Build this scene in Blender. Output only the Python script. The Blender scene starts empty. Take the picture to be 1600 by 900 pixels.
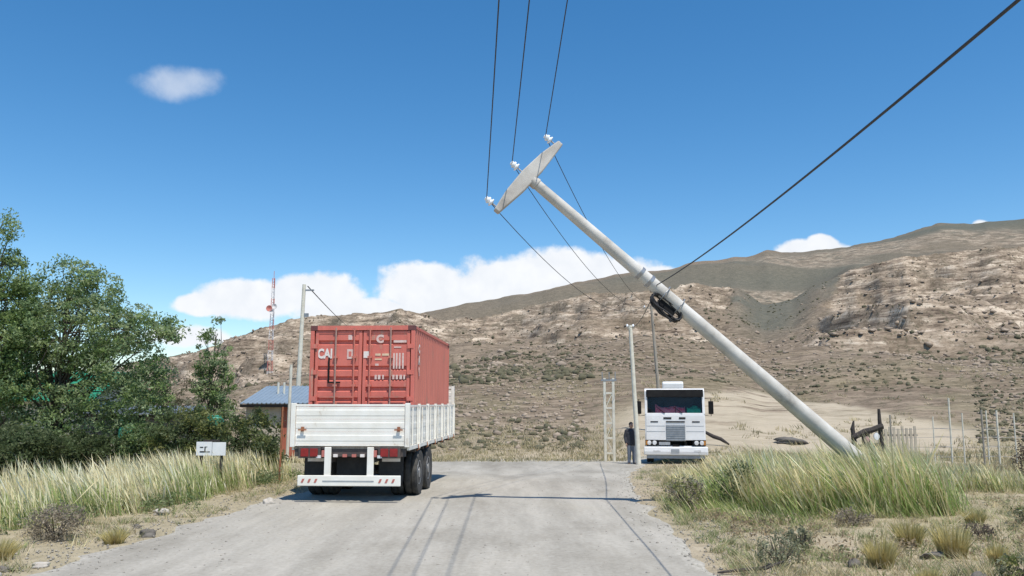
import bpy, bmesh, math, random
import numpy as np
from mathutils import Vector, Matrix, Euler
R = math.radians
random.seed(7); rng = np.random.default_rng(7)
sc = bpy.context.scene
COL = sc.collection

# ------------------------------------------------------------------ camera, light, sky
CAM_H = 2.1
cam = bpy.data.objects.new('camera', bpy.data.cameras.new('camera')); COL.objects.link(cam)
cam.location = (0, 0, CAM_H); cam.rotation_euler = (R(98), 0, 0)
cam.data.lens = 28.8; cam.data.sensor_width = 36; cam.data.clip_end = 6000; cam.data.clip_start = .05
sc.camera = cam
sc.view_settings.view_transform = 'Standard'; sc.view_settings.look = 'None'
sc.view_settings.exposure = 0.2; sc.view_settings.gamma = 1.0
SUN = Vector((.203, -.39, 1)).normalized()
sun = bpy.data.objects.new('sun', bpy.data.lights.new('sun', 'SUN')); COL.objects.link(sun)
sun.data.energy = 4.6; sun.data.angle = R(.5); sun.data.color = (1, .94, .845)
sun.rotation_euler = (-SUN).to_track_quat('-Z', 'Y').to_euler()

W = bpy.data.worlds.new('World'); sc.world = W; W.use_nodes = True
wt = W.node_tree; wt.nodes.clear()
def wn(t, **k):
    n = wt.nodes.new(t)
    for a, v in k.items(): setattr(n, a, v)
    return n
def wm(op, a, b=None, c=None):
    n = wt.nodes.new('ShaderNodeMath'); n.operation = op
    for i, v in enumerate((a, b, c)):
        if v is None: continue
        if isinstance(v, (int, float)): n.inputs[i].default_value = v
        else: wt.links.new(v, n.inputs[i])
    return n.outputs[0]
sky = wn('ShaderNodeTexSky', sky_type='NISHITA', sun_disc=False)
sky.sun_elevation = math.asin(SUN.z); sky.sun_rotation = math.atan2(SUN.x, SUN.y)
sky.altitude = 600; sky.air_density = 1.0; sky.dust_density = .3; sky.ozone_density = 1.6
hsv = wn('ShaderNodeHueSaturation'); hsv.inputs['Saturation'].default_value = 1.34; hsv.inputs['Value'].default_value = 1.1; hsv.inputs['Hue'].default_value = .497
wt.links.new(sky.outputs[0], hsv.inputs['Color'])
geo = wn('ShaderNodeTexCoord'); sep = wn('ShaderNodeSeparateXYZ'); wt.links.new(geo.outputs['Generated'], sep.inputs[0])
yy = wm('MAXIMUM', sep.outputs[1], .05)
cu = wm('DIVIDE', sep.outputs[0], yy); cv = wm('SUBTRACT', wm('DIVIDE', sep.outputs[2], yy), .005)     # cumulus low in the sky ahead, in directions
nz = wn('ShaderNodeTexNoise'); nz.inputs['Scale'].default_value = 16; nz.inputs['Detail'].default_value = 7; nz.inputs['Roughness'].default_value = .6
wt.links.new(geo.outputs['Generated'], nz.inputs['Vector'])
nz2 = wn('ShaderNodeTexNoise'); nz2.inputs['Scale'].default_value = 45; nz2.inputs['Detail'].default_value = 5
wt.links.new(geo.outputs['Generated'], nz2.inputs['Vector'])
# direction (tan azimuth, tan elevation), half-widths, density
PUFF = [(-.320, .122, .072, .026, 1), (-.225, .122, .050, .036, 1), (-.262, .134, .040, .022, 1), (-.37, .116, .05, .014, .8),
        (-.10, .132, .075, .036, 1), (-.02, .138, .075, .040, 1), (.055, .152, .070, .034, 1), (.118, .150, .070, .028, 1),
        (-.165, .108, .05, .018, 1), (.17, .15, .04, .014, .8), (.372, .180, .050, .016, 1), (.385, .188, .022, .014, 1), (.585, .215, .014, .008, .8),
        (-.40, .075, .06, .014, .75)]
dens = None
for (u0, v0, a, b, s) in PUFF:
    du = wm('DIVIDE', wm('SUBTRACT', cu, u0), a); dv = wm('DIVIDE', wm('SUBTRACT', cv, v0), b)
    d = wm('MULTIPLY', wm('SUBTRACT', 1, wm('ADD', wm('MULTIPLY', du, du), wm('MULTIPLY', dv, dv))), s)
    dens = d if dens is None else wm('MAXIMUM', dens, d)
dens = wm('ADD', dens, wm('MULTIPLY', wm('SUBTRACT', nz.outputs[0], .5), 2.2))
dens = wm('ADD', dens, wm('MULTIPLY', wm('SUBTRACT', nz2.outputs[0], .5), .8))
mr = wn('ShaderNodeMapRange', interpolation_type='SMOOTHSTEP'); mr.inputs[1].default_value = -.18; mr.inputs[2].default_value = .42
wt.links.new(dens, mr.inputs[0])
du = wm('DIVIDE', wm('SUBTRACT', cu, -.425), .056); dv = wm('DIVIDE', wm('SUBTRACT', cv, .4), .026)      # the lone wisp
wisp = wm('SUBTRACT', 1, wm('ADD', wm('MULTIPLY', du, du), wm('MULTIPLY', dv, dv)))
wisp = wm('ADD', wisp, wm('MULTIPLY', wm('SUBTRACT', nz.outputs[0], .5), 2.4))
mr2 = wn('ShaderNodeMapRange', interpolation_type='SMOOTHSTEP'); mr2.inputs[1].default_value = -.35; mr2.inputs[2].default_value = 1.0; mr2.inputs[4].default_value = .5
wt.links.new(wisp, mr2.inputs[0])
front = wm('GREATER_THAN', sep.outputs[1], .1)
cl = wm('MULTIPLY', wm('MAXIMUM', mr.outputs[0], mr2.outputs[0]), front)
cm = wn('ShaderNodeMix', data_type='RGBA'); wt.links.new(cl, cm.inputs['Factor']); wt.links.new(hsv.outputs[0], cm.inputs['A'])
ccol = wn('ShaderNodeMix', data_type='RGBA'); wt.links.new(nz2.outputs[0], ccol.inputs['Factor'])
ccol.inputs['A'].default_value = (5.6, 5.95, 6.5, 1); ccol.inputs['B'].default_value = (7.2, 7.3, 7.4, 1)
wt.links.new(ccol.outputs['Result'], cm.inputs['B'])
bg = wn('ShaderNodeBackground'); bg.inputs['Strength'].default_value = .125
wt.links.new(cm.outputs['Result'], bg.inputs['Color'])
wo = wn('ShaderNodeOutputWorld'); wt.links.new(bg.outputs[0], wo.inputs[0])

# ------------------------------------------------------------------ helpers
def vnoise(x, y, seed=0):
    T = np.random.default_rng(1000 + seed).random((256, 256))
    x = np.asarray(x, float); y = np.asarray(y, float)
    xi = np.floor(x).astype(int); yi = np.floor(y).astype(int)
    fx = x - xi; fy = y - yi; fx = fx*fx*(3-2*fx); fy = fy*fy*(3-2*fy)
    a = T[xi & 255, yi & 255]; b = T[(xi+1) & 255, yi & 255]; c = T[xi & 255, (yi+1) & 255]; d = T[(xi+1) & 255, (yi+1) & 255]
    return (a*(1-fx)+b*fx)*(1-fy)+(c*(1-fx)+d*fx)*fy
def fbm(x, y, seed=0, o=4):
    s = 0; a = .5; t = 0
    for i in range(o):
        s = s + a*vnoise(np.asarray(x)*2**i, np.asarray(y)*2**i, seed+i); t += a; a *= .5
    return s/t
def smooth(a, b, x):
    t = np.clip((np.asarray(x, float)-a)/(b-a), 0, 1); return t*t*(3-2*t)

class MB:
    def __init__(s): s.v = []; s.f = []
    def add(s, vs, fs):
        n = len(s.v); s.v += [tuple(v) for v in vs]; s.f += [tuple(i+n for i in f) for f in fs]; return s
    def box(s, x0, x1, y0, y1, z0, z1, M=None):
        vs = [Vector(p) for p in ((x0,y0,z0),(x1,y0,z0),(x1,y1,z0),(x0,y1,z0),(x0,y0,z1),(x1,y0,z1),(x1,y1,z1),(x0,y1,z1))]
        if M is not None: vs = [M @ v for v in vs]
        return s.add(vs, [(3,2,1,0),(4,5,6,7),(0,1,5,4),(1,2,6,5),(2,3,7,6),(3,0,4,7)])
    def tube(s, pts, rad, n=8, caps=True):
        pts = [Vector(p) for p in list(pts)]; rad = [float(q) for q in rad] if hasattr(rad, '__len__') else rad
        if not hasattr(rad, '__len__'): rad = [rad]*len(pts)
        vs = []; fs = []; up = None
        for i, p in enumerate(pts):
            d = (pts[min(i+1, len(pts)-1)] - pts[max(i-1, 0)]).normalized()
            if up is None:
                up = Vector((0,0,1)) if abs(d.z) < .9 else Vector((1,0,0))
            a = d.cross(up).normalized(); b = a.cross(d).normalized(); up = b
            for k in range(n):
                t = 2*math.pi*k/n; vs.append(p + rad[i]*(math.cos(t)*a + math.sin(t)*b))
        for i in range(len(pts)-1):
            for k in range(n):
                k2 = (k+1) % n; fs.append((i*n+k, i*n+k2, (i+1)*n+k2, (i+1)*n+k))
        if caps:
            fs.append(tuple(range(n))[::-1]); m = (len(pts)-1)*n; fs.append(tuple(m+k for k in range(n)))
        return s.add(vs, fs)
    def prism(s, prof, axis, a, b):
        # prof: closed 2-D outline; axis 'x' -> (y,z), 'y' -> (x,z), 'z' -> (x,y)
        f = {'x': lambda p, t: (t, p[0], p[1]), 'y': lambda p, t: (p[0], t, p[1]), 'z': lambda p, t: (p[0], p[1], t)}[axis]
        n = len(prof); vs = [f(p, a) for p in prof] + [f(p, b) for p in prof]
        fs = [(k, (k+1) % n, n+(k+1) % n, n+k) for k in range(n)] + [tuple(range(n))[::-1], tuple(range(n, 2*n))]
        return s.add(vs, fs)
    def lathe(s, prof, n=16, axis='z', c=(0,0,0)):
        vs = []; fs = []
        for (r, h) in prof:
            for k in range(n):
                t = 2*math.pi*k/n; p = (r*math.cos(t), r*math.sin(t), h)
                if axis == 'x': p = (h, r*math.cos(t), r*math.sin(t))
                if axis == 'y': p = (r*math.cos(t), h, r*math.sin(t))
                vs.append((p[0]+c[0], p[1]+c[1], p[2]+c[2]))
        m = len(prof)
        for i in range(m-1):
            for k in range(n):
                k2 = (k+1) % n; fs.append((i*n+k, i*n+k2, (i+1)*n+k2, (i+1)*n+k))
        fs.append(tuple(range(n))[::-1]); fs.append(tuple((m-1)*n+k for k in range(n)))
        return s.add(vs, fs)
    def rock(s, c, r, sub=2, amp=.25, sq=(1,1,.7)):
        bm = bmesh.new(); bmesh.ops.create_icosphere(bm, subdivisions=sub, radius=1)
        o = rng.random(3)*20
        for v in bm.verts:
            k = 1+amp*(2*float(fbm(v.co.x*1.3+o[0], v.co.y*1.3+v.co.z*1.7+o[1], 3, 3))-1)*2
            v.co = Vector((v.co.x*sq[0], v.co.y*sq[1], v.co.z*sq[2]))*k*r + Vector(c)
        bm.verts.ensure_lookup_table()
        s.add([v.co.copy() for v in bm.verts], [[v.index for v in f.verts] for f in bm.faces]); bm.free(); return s
    def build(s, name, mat, parent=None, bevel=0, smooth_=False, label=None):
        me = bpy.data.meshes.new(name); me.from_pydata(s.v, [], s.f); me.update()
        bm = bmesh.new(); bm.from_mesh(me); bmesh.ops.recalc_face_normals(bm, faces=bm.faces); bm.to_mesh(me); bm.free()
        me.materials.append(mat)
        if smooth_: me.polygons.foreach_set('use_smooth', [True]*len(me.polygons))
        o = bpy.data.objects.new(name, me); COL.objects.link(o)
        if parent: o.parent = parent
        if bevel:
            m = o.modifiers.new('bevel', 'BEVEL'); m.width = bevel; m.segments = 2; m.limit_method = 'ANGLE'; m.angle_limit = R(40)
        if label: o['label'] = label
        return o
def soft(o, ang=40):
    me = o.data; me.polygons.foreach_set('use_smooth', [True]*len(me.polygons))
    try: me.set_sharp_from_angle(angle=R(ang))
    except Exception: pass
    return o
def thing(name, label, cat, loc=(0,0,0), rz=0, group=None):
    o = bpy.data.objects.new(name, None); COL.objects.link(o); o.empty_display_size = .2
    o.location = loc; o.rotation_euler = (0, 0, rz); return tag(o, label, cat, group)
def tag(o, label, cat, group=None):
    o['label'] = label; o['category'] = cat
    if group: o['group'] = group
    return o
def kind(o, k): o['kind'] = k; return o
def dup(root, loc, rz, label, group=None):
    r = root.copy(); COL.objects.link(r); r.location = loc; r.rotation_euler = (0, 0, rz); r['label'] = label
    if group: r['group'] = group
    for ch in list(root.children):
        c = ch.copy(); COL.objects.link(c); c.parent = r
        for g in ch.children:
            d = g.copy(); COL.objects.link(d); d.parent = c
    return r
def npmesh(name, v, f, mat, parent=None, col=None, loc=None, smooth_=False):
    # f: (n,k) int array; col: (nv,3) colour of the thing itself
    me = bpy.data.meshes.new(name); v = np.asarray(v, np.float32); f = np.asarray(f, np.int32); k = f.shape[1]
    me.vertices.add(len(v)); me.vertices.foreach_set('co', v.ravel())
    me.loops.add(f.size); me.loops.foreach_set('vertex_index', f.ravel())
    me.polygons.add(len(f)); me.polygons.foreach_set('loop_start', np.arange(0, f.size, k, dtype=np.int32))
    me.update(calc_edges=True)
    if col is not None:
        a = me.attributes.new('tint', 'FLOAT_COLOR', 'POINT')
        a.data.foreach_set('color', np.c_[col, np.ones(len(col))].astype(np.float32).ravel())
    me.materials.append(mat)
    if smooth_: me.polygons.foreach_set('use_smooth', [True]*len(me.polygons))
    o = bpy.data.objects.new(name, me); COL.objects.link(o)
    if parent: o.parent = parent
    if loc is not None: o.location = loc
    return o

def mat(name, c1, c2=None, scale=4, rough=.6, bump=0, bscale=None, metal=0, stretch=(1,1,1), c3=None, spec=.5, lo=.35, hi=.65):
    m = bpy.data.materials.new(name); m.use_nodes = True; nt = m.node_tree; b = nt.nodes['Principled BSDF']
    b.inputs['Roughness'].default_value = rough; b.inputs['Metallic'].default_value = metal; b.inputs['Specular IOR Level'].default_value = spec
    if c2 is None: c2 = tuple(min(1, x*.8) for x in c1)
    tc = nt.nodes.new('ShaderNodeTexCoord'); mp = nt.nodes.new('ShaderNodeMapping'); mp.inputs['Scale'].default_value = stretch
    nt.links.new(tc.outputs['Object'], mp.inputs[0])
    n = nt.nodes.new('ShaderNodeTexNoise'); n.inputs['Scale'].default_value = scale; n.inputs['Detail'].default_value = 6; n.inputs['Roughness'].default_value = .62
    nt.links.new(mp.outputs[0], n.inputs['Vector'])
    r = nt.nodes.new('ShaderNodeValToRGB'); nt.links.new(n.outputs[0], r.inputs[0])
    r.color_ramp.elements[0].position = lo; r.color_ramp.elements[0].color = (*c1, 1)
    r.color_ramp.elements[1].position = hi; r.color_ramp.elements[1].color = (*c2, 1)
    if c3:
        e = r.color_ramp.elements.new(min(.98, hi+.1)); e.color = (*c3, 1)
    nt.links.new(r.outputs[0], b.inputs['Base Color'])
    if bump:
        n2 = nt.nodes.new('ShaderNodeTexNoise'); n2.inputs['Scale'].default_value = bscale or scale*4; n2.inputs['Detail'].default_value = 6
        nt.links.new(mp.outputs[0], n2.inputs['Vector'])
        bu = nt.nodes.new('ShaderNodeBump'); bu.inputs['Strength'].default_value = bump; bu.inputs['Distance'].default_value = .03
        nt.links.new(n2.outputs[0], bu.inputs['Height']); nt.links.new(bu.outputs[0], b.inputs['Normal'])
    return m
def tint_mat(name, rough=.7, trans=.35):
    m = bpy.data.materials.new(name); m.use_nodes = True; nt = m.node_tree; b = nt.nodes['Principled BSDF']
    b.inputs['Roughness'].default_value = rough; b.inputs['Specular IOR Level'].default_value = .25
    a = nt.nodes.new('ShaderNodeAttribute'); a.attribute_name = 'tint'; nt.links.new(a.outputs['Color'], b.inputs['Base Color'])
    t = nt.nodes.new('ShaderNodeBsdfTranslucent'); nt.links.new(a.outputs['Color'], t.inputs['Color'])
    mx = nt.nodes.new('ShaderNodeMixShader'); mx.inputs[0].default_value = trans
    nt.links.new(b.outputs[0], mx.inputs[1]); nt.links.new(t.outputs[0], mx.inputs[2])
    nt.links.new(mx.outputs[0], nt.nodes['Material Output'].inputs[0]); return m

M = dict(
    rod=mat('rod_grey', (.40,.25,.21), (.33,.22,.18), 8, .6),
    concrete=mat('pole_concrete', (.60,.585,.55), (.47,.45,.41), 1.6, .85, .15, 60, c3=(.31,.29,.26), lo=.36, hi=.58),
    arm=mat('crossarm_concrete', (.55,.53,.49), (.42,.39,.35), 1.8, .85, .12, 60, c3=(.30,.28,.25), lo=.36, hi=.6),
    porcelain=mat('insulator_porcelain', (.82,.84,.86), (.74,.76,.78), 8, .15),
    steel=mat('galvanised_steel', (.40,.41,.42), (.28,.28,.28), 9, .45, metal=.7),
    wire=mat('wire_dark', (.022,.022,.025), (.035,.034,.036), 20, .6),
    rubber=mat('black_rubber', (.018,.018,.019), (.03,.029,.028), 8, .8, .2),
    dustrubber=mat('dusty_tyre_rubber', (.022,.022,.023), (.075,.07,.062), 6, .85, .3, 40),
    white=mat('white_paint_worn', (.84,.82,.76), (.76,.73,.65), 2.2, .5, .05, 30, c3=(.48,.39,.30), lo=.36, hi=.62),
    cabwhite=mat('white_cab_paint', (.80,.80,.80), (.70,.69,.68), 1.5, .3),
    red=mat('container_red_paint', (.64,.175,.132), (.55,.145,.11), 2.2, .55, .08, 25, c3=(.46,.27,.20), lo=.35, hi=.60, stretch=(2.2,2.2,.5)),
    redside=mat('container_red_side', (.58,.185,.137), (.50,.158,.118), 1.6, .6, .08, 25, c3=(.34,.19,.14), hi=.6, stretch=(2.5,2.5,.4)),
    darkred=mat('dark_red_plastic', (.28,.016,.018), (.20,.014,.015), 9, .25),
    reflred=mat('reflector_red', (.50,.16,.13), (.42,.14,.12), 9, .4),
    lampwhite=mat('clear_lamp', (.75,.75,.76), (.6,.6,.6), 9, .12),
    chassis=mat('chassis_dark_steel', (.05,.045,.045), (.09,.07,.06), 5, .7, .2),
    faded=mat('faded_lettering', (.70,.56,.51), (.62,.42,.37), 14, .6),
    letter=mat('white_lettering', (.78,.74,.70), (.70,.62,.57), 14, .6),
    yellow=mat('yellowed_lettering', (.72,.58,.38), (.65,.45,.32), 14, .6),
    black=mat('black_trim', (.012,.012,.013), (.02,.02,.02), 6, .8, spec=.08),
    grille=mat('grey_grille', (.36,.38,.40), (.27,.29,.31), 7, .4),
    darkglass=None,
    interior=mat('cab_interior', (.03,.035,.045), (.05,.05,.06), 3, .8),
    redcloth=mat('red_cloth', (.80,.05,.11), (.85,.32,.36), 7, .9, .3),
    greencloth=mat('green_cloth', (.01,.32,.15), (.03,.50,.28), 7, .9, .3),
    wood=mat('weathered_wood', (.36,.33,.28), (.24,.21,.17), 5, .9, .3, 20, stretch=(4,4,.4)),
    palepost=mat('pale_post_paint', (.70,.67,.57), (.56,.53,.44), 5, .8, spec=.2),
    darkwood=mat('charred_wood', (.03,.026,.024), (.055,.045,.04), 8, .9, .4, 30),
    rust=mat('rusty_orange_steel', (.38,.16,.075), (.26,.10,.055), 9, .85, .2),
    skin=mat('skin', (.45,.27,.19), (.40,.23,.16), 9, .6), hair=mat('dark_hair', (.02,.016,.013), None, 30, .7),
    jacket=mat('dark_jacket_cloth', (.025,.027,.033), (.04,.04,.05), 10, .9, .2), jeans=mat('grey_blue_jeans', (.20,.22,.26), (.14,.16,.19), 10, .9, .2),
    shoe=mat('brown_shoe', (.10,.06,.04), None, 10, .7),
    bark=mat('bark', (.12,.10,.075), (.07,.055,.04), 6, .95, .5, 20, stretch=(3,3,.5)),
    greenroof=mat('green_roof_sheet', (.03,.26,.14), (.025,.20,.11), 2, .45), cream=mat('cream_render', (.62,.60,.50), (.50,.47,.39), 2, .9, .2),
    greywall=mat('grey_boards', (.20,.19,.18), (.13,.125,.12), 3, .9, .2), blueroof=mat('blue_grey_roof_sheet', (.21,.27,.33), (.18,.23,.28), 2, .5),
    beige=mat('beige_render', (.48,.43,.34), (.38,.33,.26), 2, .9, .2), brickred=mat('faded_red_door', (.40,.13,.075), (.33,.10,.06), 4, .8),
    teal=mat('teal_plastic', (.04,.30,.20), (.03,.22,.15), 5, .5), sign=mat('white_sign_board', (.82,.82,.82), (.72,.73,.74), 4, .45),
    towerred=mat('tower_red', (.60,.20,.16), None, 4, .6), towerwhite=mat('tower_white', (.72,.70,.69), None, 4, .6),
    stone=mat('pale_stone', (.52,.48,.42), (.34,.31,.27), 5, .9, .6, 12), darkstone=mat('dark_stone', (.10,.09,.08), (.16,.145,.125), 6, .9, .4, 20),
    gravel=mat('gravel', (.36,.335,.29), (.22,.20,.17), 3, .9), boulder=mat('hill_boulder', (.36,.29,.22), (.25,.20,.155), .6, .95, .4, 3),
    grass=tint_mat('grass_blades', .7, .4), leaf=tint_mat('leaves', .5, .5), scrub=tint_mat('dry_scrub', .9, .15),
)
g = bpy.data.materials.new('windscreen_glass'); g.use_nodes = True; nt = g.node_tree
nt.nodes.clear(); o_ = nt.nodes.new('ShaderNodeOutputMaterial'); mx = nt.nodes.new('ShaderNodeMixShader'); tr = nt.nodes.new('ShaderNodeBsdfTransparent'); gl = nt.nodes.new('ShaderNodeBsdfGlossy')
tr.inputs[0].default_value = (.95,.96,.97,1); gl.inputs['Roughness'].default_value = .03; fr = nt.nodes.new('ShaderNodeFresnel'); fr.inputs[0].default_value = 1.28
nt.links.new(fr.outputs[0], mx.inputs[0]); nt.links.new(tr.outputs[0], mx.inputs[1]); nt.links.new(gl.outputs[0], mx.inputs[2]); nt.links.new(mx.outputs[0], o_.inputs[0]); M['glass'] = g
M['darkglass'] = mat('dark_window_glass', (.02,.024,.028), None, 2, .08)

# ------------------------------------------------------------------ terrain
FRONT = np.array([(-900,640),(-200,628),(0,610),(120,590),(200,575),(250,562),(300,546),(370,525),(430,510),(500,497),(560,490),(620,486),(665,491),(690,503),(740,502),(790,490),(850,476),(920,462),(1000,448),(1080,442),(1150,452),(1190,480),(1235,470),(1270,450),(1330,425),(1400,402),(1500,392),(1600,392),(1800,385),(2400,430)], float)
BACK = np.array([(-900,640),(300,640),(560,540),(640,497),(665,488),(700,480),(760,468),(830,458),(900,443),(960,430),(1010,425),(1080,412),(1170,402),(1200,393),(1260,391),(1330,385),(1400,370),(1475,350),(1530,347),(1600,335),(1800,318),(2400,380)], float)
def tan_el(py): return np.tan(R(8) + np.arctan((450-py)/1280.))
RC1, RC2 = 285., 720.
def road_edges(Y):
    xl = np.interp(Y, [-40, 0, 10.6, 14, 19.2, 26, 34, 44], [-7.6, -6.5, -6.1, -5.8, -5.3, -4.9, -4.6, -4.4])
    xr = np.interp(Y, [-40, 0, 10.6, 13.3, 17.4, 25, 30, 36, 44], [1.8, 2.5, 2.72, 2.82, 2.95, 3.7, 4.6, 6.2, 8.5])
    return xl, xr
def base_z(X, Y):
    z = -.35*smooth(20, 34, Y) - .5*smooth(34, 42, Y)*(1-smooth(5, 9, X)) - .12*smooth(34, 44, Y)*smooth(5, 9, X)
    return z + .012*(fbm(X*.4, Y*.4, 5)-.5)
def terrain(X, Y):
    X = np.asarray(X, float); Y = np.asarray(Y, float)
    D = np.sqrt(X*X*.25+Y*Y); Yp = np.maximum(Y, 1.)
    px = 800+1267*np.clip(X/Yp, -1.3, 1.3)
    wob = (fbm(px*.012, px*0+3, 11, 5)-.5)
    ef = np.interp(px, FRONT[:,0], FRONT[:,1]) + wob*22; eb = np.interp(px, BACK[:,0], BACK[:,1]) + (fbm(px*.02, px*0+8, 12, 4)-.5)*9
    # ridge lines wander in depth
    rc1 = RC1 + 90*(fbm(px*.006, px*0+1.5, 21, 3)-.5); rc2 = RC2 + 120*(fbm(px*.005, px*0+5, 22, 2)-.5)
    zc1 = CAM_H + tan_el(ef)*rc1; zc2 = CAM_H + tan_el(eb)*rc2
    b = base_z(X, Y)
    t = np.clip((Y-44)/(rc1-44), 0, 1)
    n1 = fbm(X*.014, Y*.014, 31, 5)-.5; n2 = fbm(X*.06, Y*.05, 41, 4)-.5
    env = t*(1-t)*4
    z1 = b + (zc1-b)*(.33*t + .67*t**1.9) + env*(n1*18 + n2*5.5)
    # rock bands: benches in the strata
    rockn = fbm(X*.02+3, z1*.09+Y*.004, 51, 5)
    gully = smooth(1110, 1170, px)*(1-smooth(1230, 1330, px+150*(1-t)-60))
    amt = .62*smooth(.62, .78, t) + .38*smooth(.14, .30, t)*(1-smooth(.62, .78, t)) + .12*smooth(.66, .8, t)*smooth(1250, 1330, px) + .10*smooth(820, 900, px)*(1-smooth(1080, 1150, px))*smooth(.7, .8, t)
    rock = smooth(.56, .67, rockn*.55+amt*(1-.8*gully)) * smooth(.06, .16, t)
    step = 0
    for lam, sd, wt_ in ((6.2, 61, .95), (2.3, 63, .8)):
        ph = z1/lam + 1.3*(fbm(X*.02, Y*.02, sd, 3)-.5); fr_ = ph-np.floor(ph)
        step = step + (smooth(.55, .80, fr_)-fr_)*lam*wt_
    z1 = z1 + step*rock*.9*smooth(.08, .25, t)*(1-smooth(.97, 1, t)*.5)
    z1 = z1 + rock*(fbm(X*.35, Y*.35, 71, 3)-.5)*1.8
    u = np.clip((Y-rc1)/(rc2-rc1), 0, 1)
    dip = -22*(1-.9*smooth(1240, 1340, px))*np.sin(np.pi*np.clip(u*1.6, 0, 1))
    zb = zc1 + (zc2-zc1)*(u**1.15) + dip*(1-.4*u) + np.sin(np.pi*u)*(fbm(X*.008, Y*.008, 81, 4)-.5)*26
    w = np.clip((Y-rc2)/1700., 0, 1)
    zf = zc2*(1-.55*smooth(0, 1, w))
    z = np.where(Y < rc1, z1, np.where(Y < rc2, zb, zf))
    z = np.where(Y < 1, b, z)
    # verge micro relief
    xl, xr = road_edges(Y); off = np.maximum(np.maximum(xl-X, X-xr), 0)
    z = z + smooth(.3, 2.5, off)*(fbm(X*.9, Y*.9, 91, 3)-.5)*.22*(1-smooth(150, 250, Y))
    z = z - .05*smooth(.1, .5, np.minimum(X-xl, xr-X))*(1-smooth(42, 44, Y))
    return z, rock, t, px, u
def gz(x, y): return float(terrain(np.array([x]), np.array([y]))[0][0])

def polar():
    fine = np.radians(np.arange(-43, 43.01, .155)); coarse = np.radians(np.r_[np.arange(47, 313, 6.)])
    ang = np.r_[fine, coarse]
    r = np.r_[np.array([.4]), np.arange(1, 46, .5), np.arange(46, 120, 1.3), np.arange(120, 360, 1.15), np.arange(360, 800, 6), np.geomspace(810, 4200, 16)]
    return ang, r
ang, rr = polar()
A, RR = np.meshgrid(ang, rr)
X = RR*np.sin(A); Y = RR*np.cos(A)
Z, ROCK, TT, PX, UU = terrain(X, Y)
# masks of ground colour
un = X/np.maximum(Y, 1)
far = np.interp(un, [.0, .10, .16, .36, .47, .56, .62], [56, 62, 80, 80, 62, 51, 44])
_d = np.arange(44, 120, .5)
def _row(u0, py):
    zz = terrain(_d*u0, _d)[0]; rowpx = 630-(zz-CAM_H)/_d*1267; k = np.where(rowpx < py)[0]; return _d[k[0]] if len(k) else 120
_us = np.array([.12, .16, .245, .30, .39, .47, .54]); far = np.interp(un, _us, [_row(a, b) for a, b in zip(_us, [652, 640, 618, 615, 628, 648, 668])])
sand = smooth(41, 45, Y)*(1-smooth(far-1.5, far+1.5, Y+7*(fbm(X*.12, Y*.12, 15, 5)-.5)))*smooth(.09, .18, un+.12*(fbm(X*.05, Y*.05, 16)-.5))*(1-smooth(.52, .6, un))
dark = np.where(Y > RC1*.99, np.clip(.75+(fbm(X*.006, Y*.006, 25, 3)-.5)*2.0-.55*smooth(.80, 1, UU), 0, 1), smooth(.50, .64, fbm(X*.011+9, Y*.011, 26, 4))*smooth(60, 110, Y))
dark = np.maximum(dark, smooth(1120, 1190, PX)*(1-smooth(1230, 1330, PX+120*(1-TT)))*smooth(.45, .75, TT)*.9*(Y < 400))
dark = dark*np.where(Y < RC1, 1-.75*ROCK, 1)
ROCK = np.where(UU > 0, smooth(.56, .66, fbm(X*.01, Z*.05, 27, 4))*.6*(1-smooth(.75, .95, UU)), ROCK)
hillm = smooth(40, 62, Y+14*(fbm(X*.1, Y*.1, 29, 3)-.5))
veg = smooth(.42, .62, fbm(X*.25, Y*.25, 28, 4))*(1-smooth(60, 120, Y))
def grid_faces(nr, nc, r0=0, wrap=True):
    i = np.arange(nr-1)[:, None]; j = np.arange(nc)[None, :] if wrap else np.arange(nc-1)[None, :]
    j2 = (j+1) % nc
    return np.stack([i*nc+j+0*i, i*nc+j2+0*i, (i+1)*nc+j2, (i+1)*nc+j], -1).reshape(-1, 4)[:, ::-1]
def fattr(me, name, arr):
    a = me.attributes.new(name, 'FLOAT', 'POINT'); a.data.foreach_set('value', np.ascontiguousarray(arr, np.float32).ravel())

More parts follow.
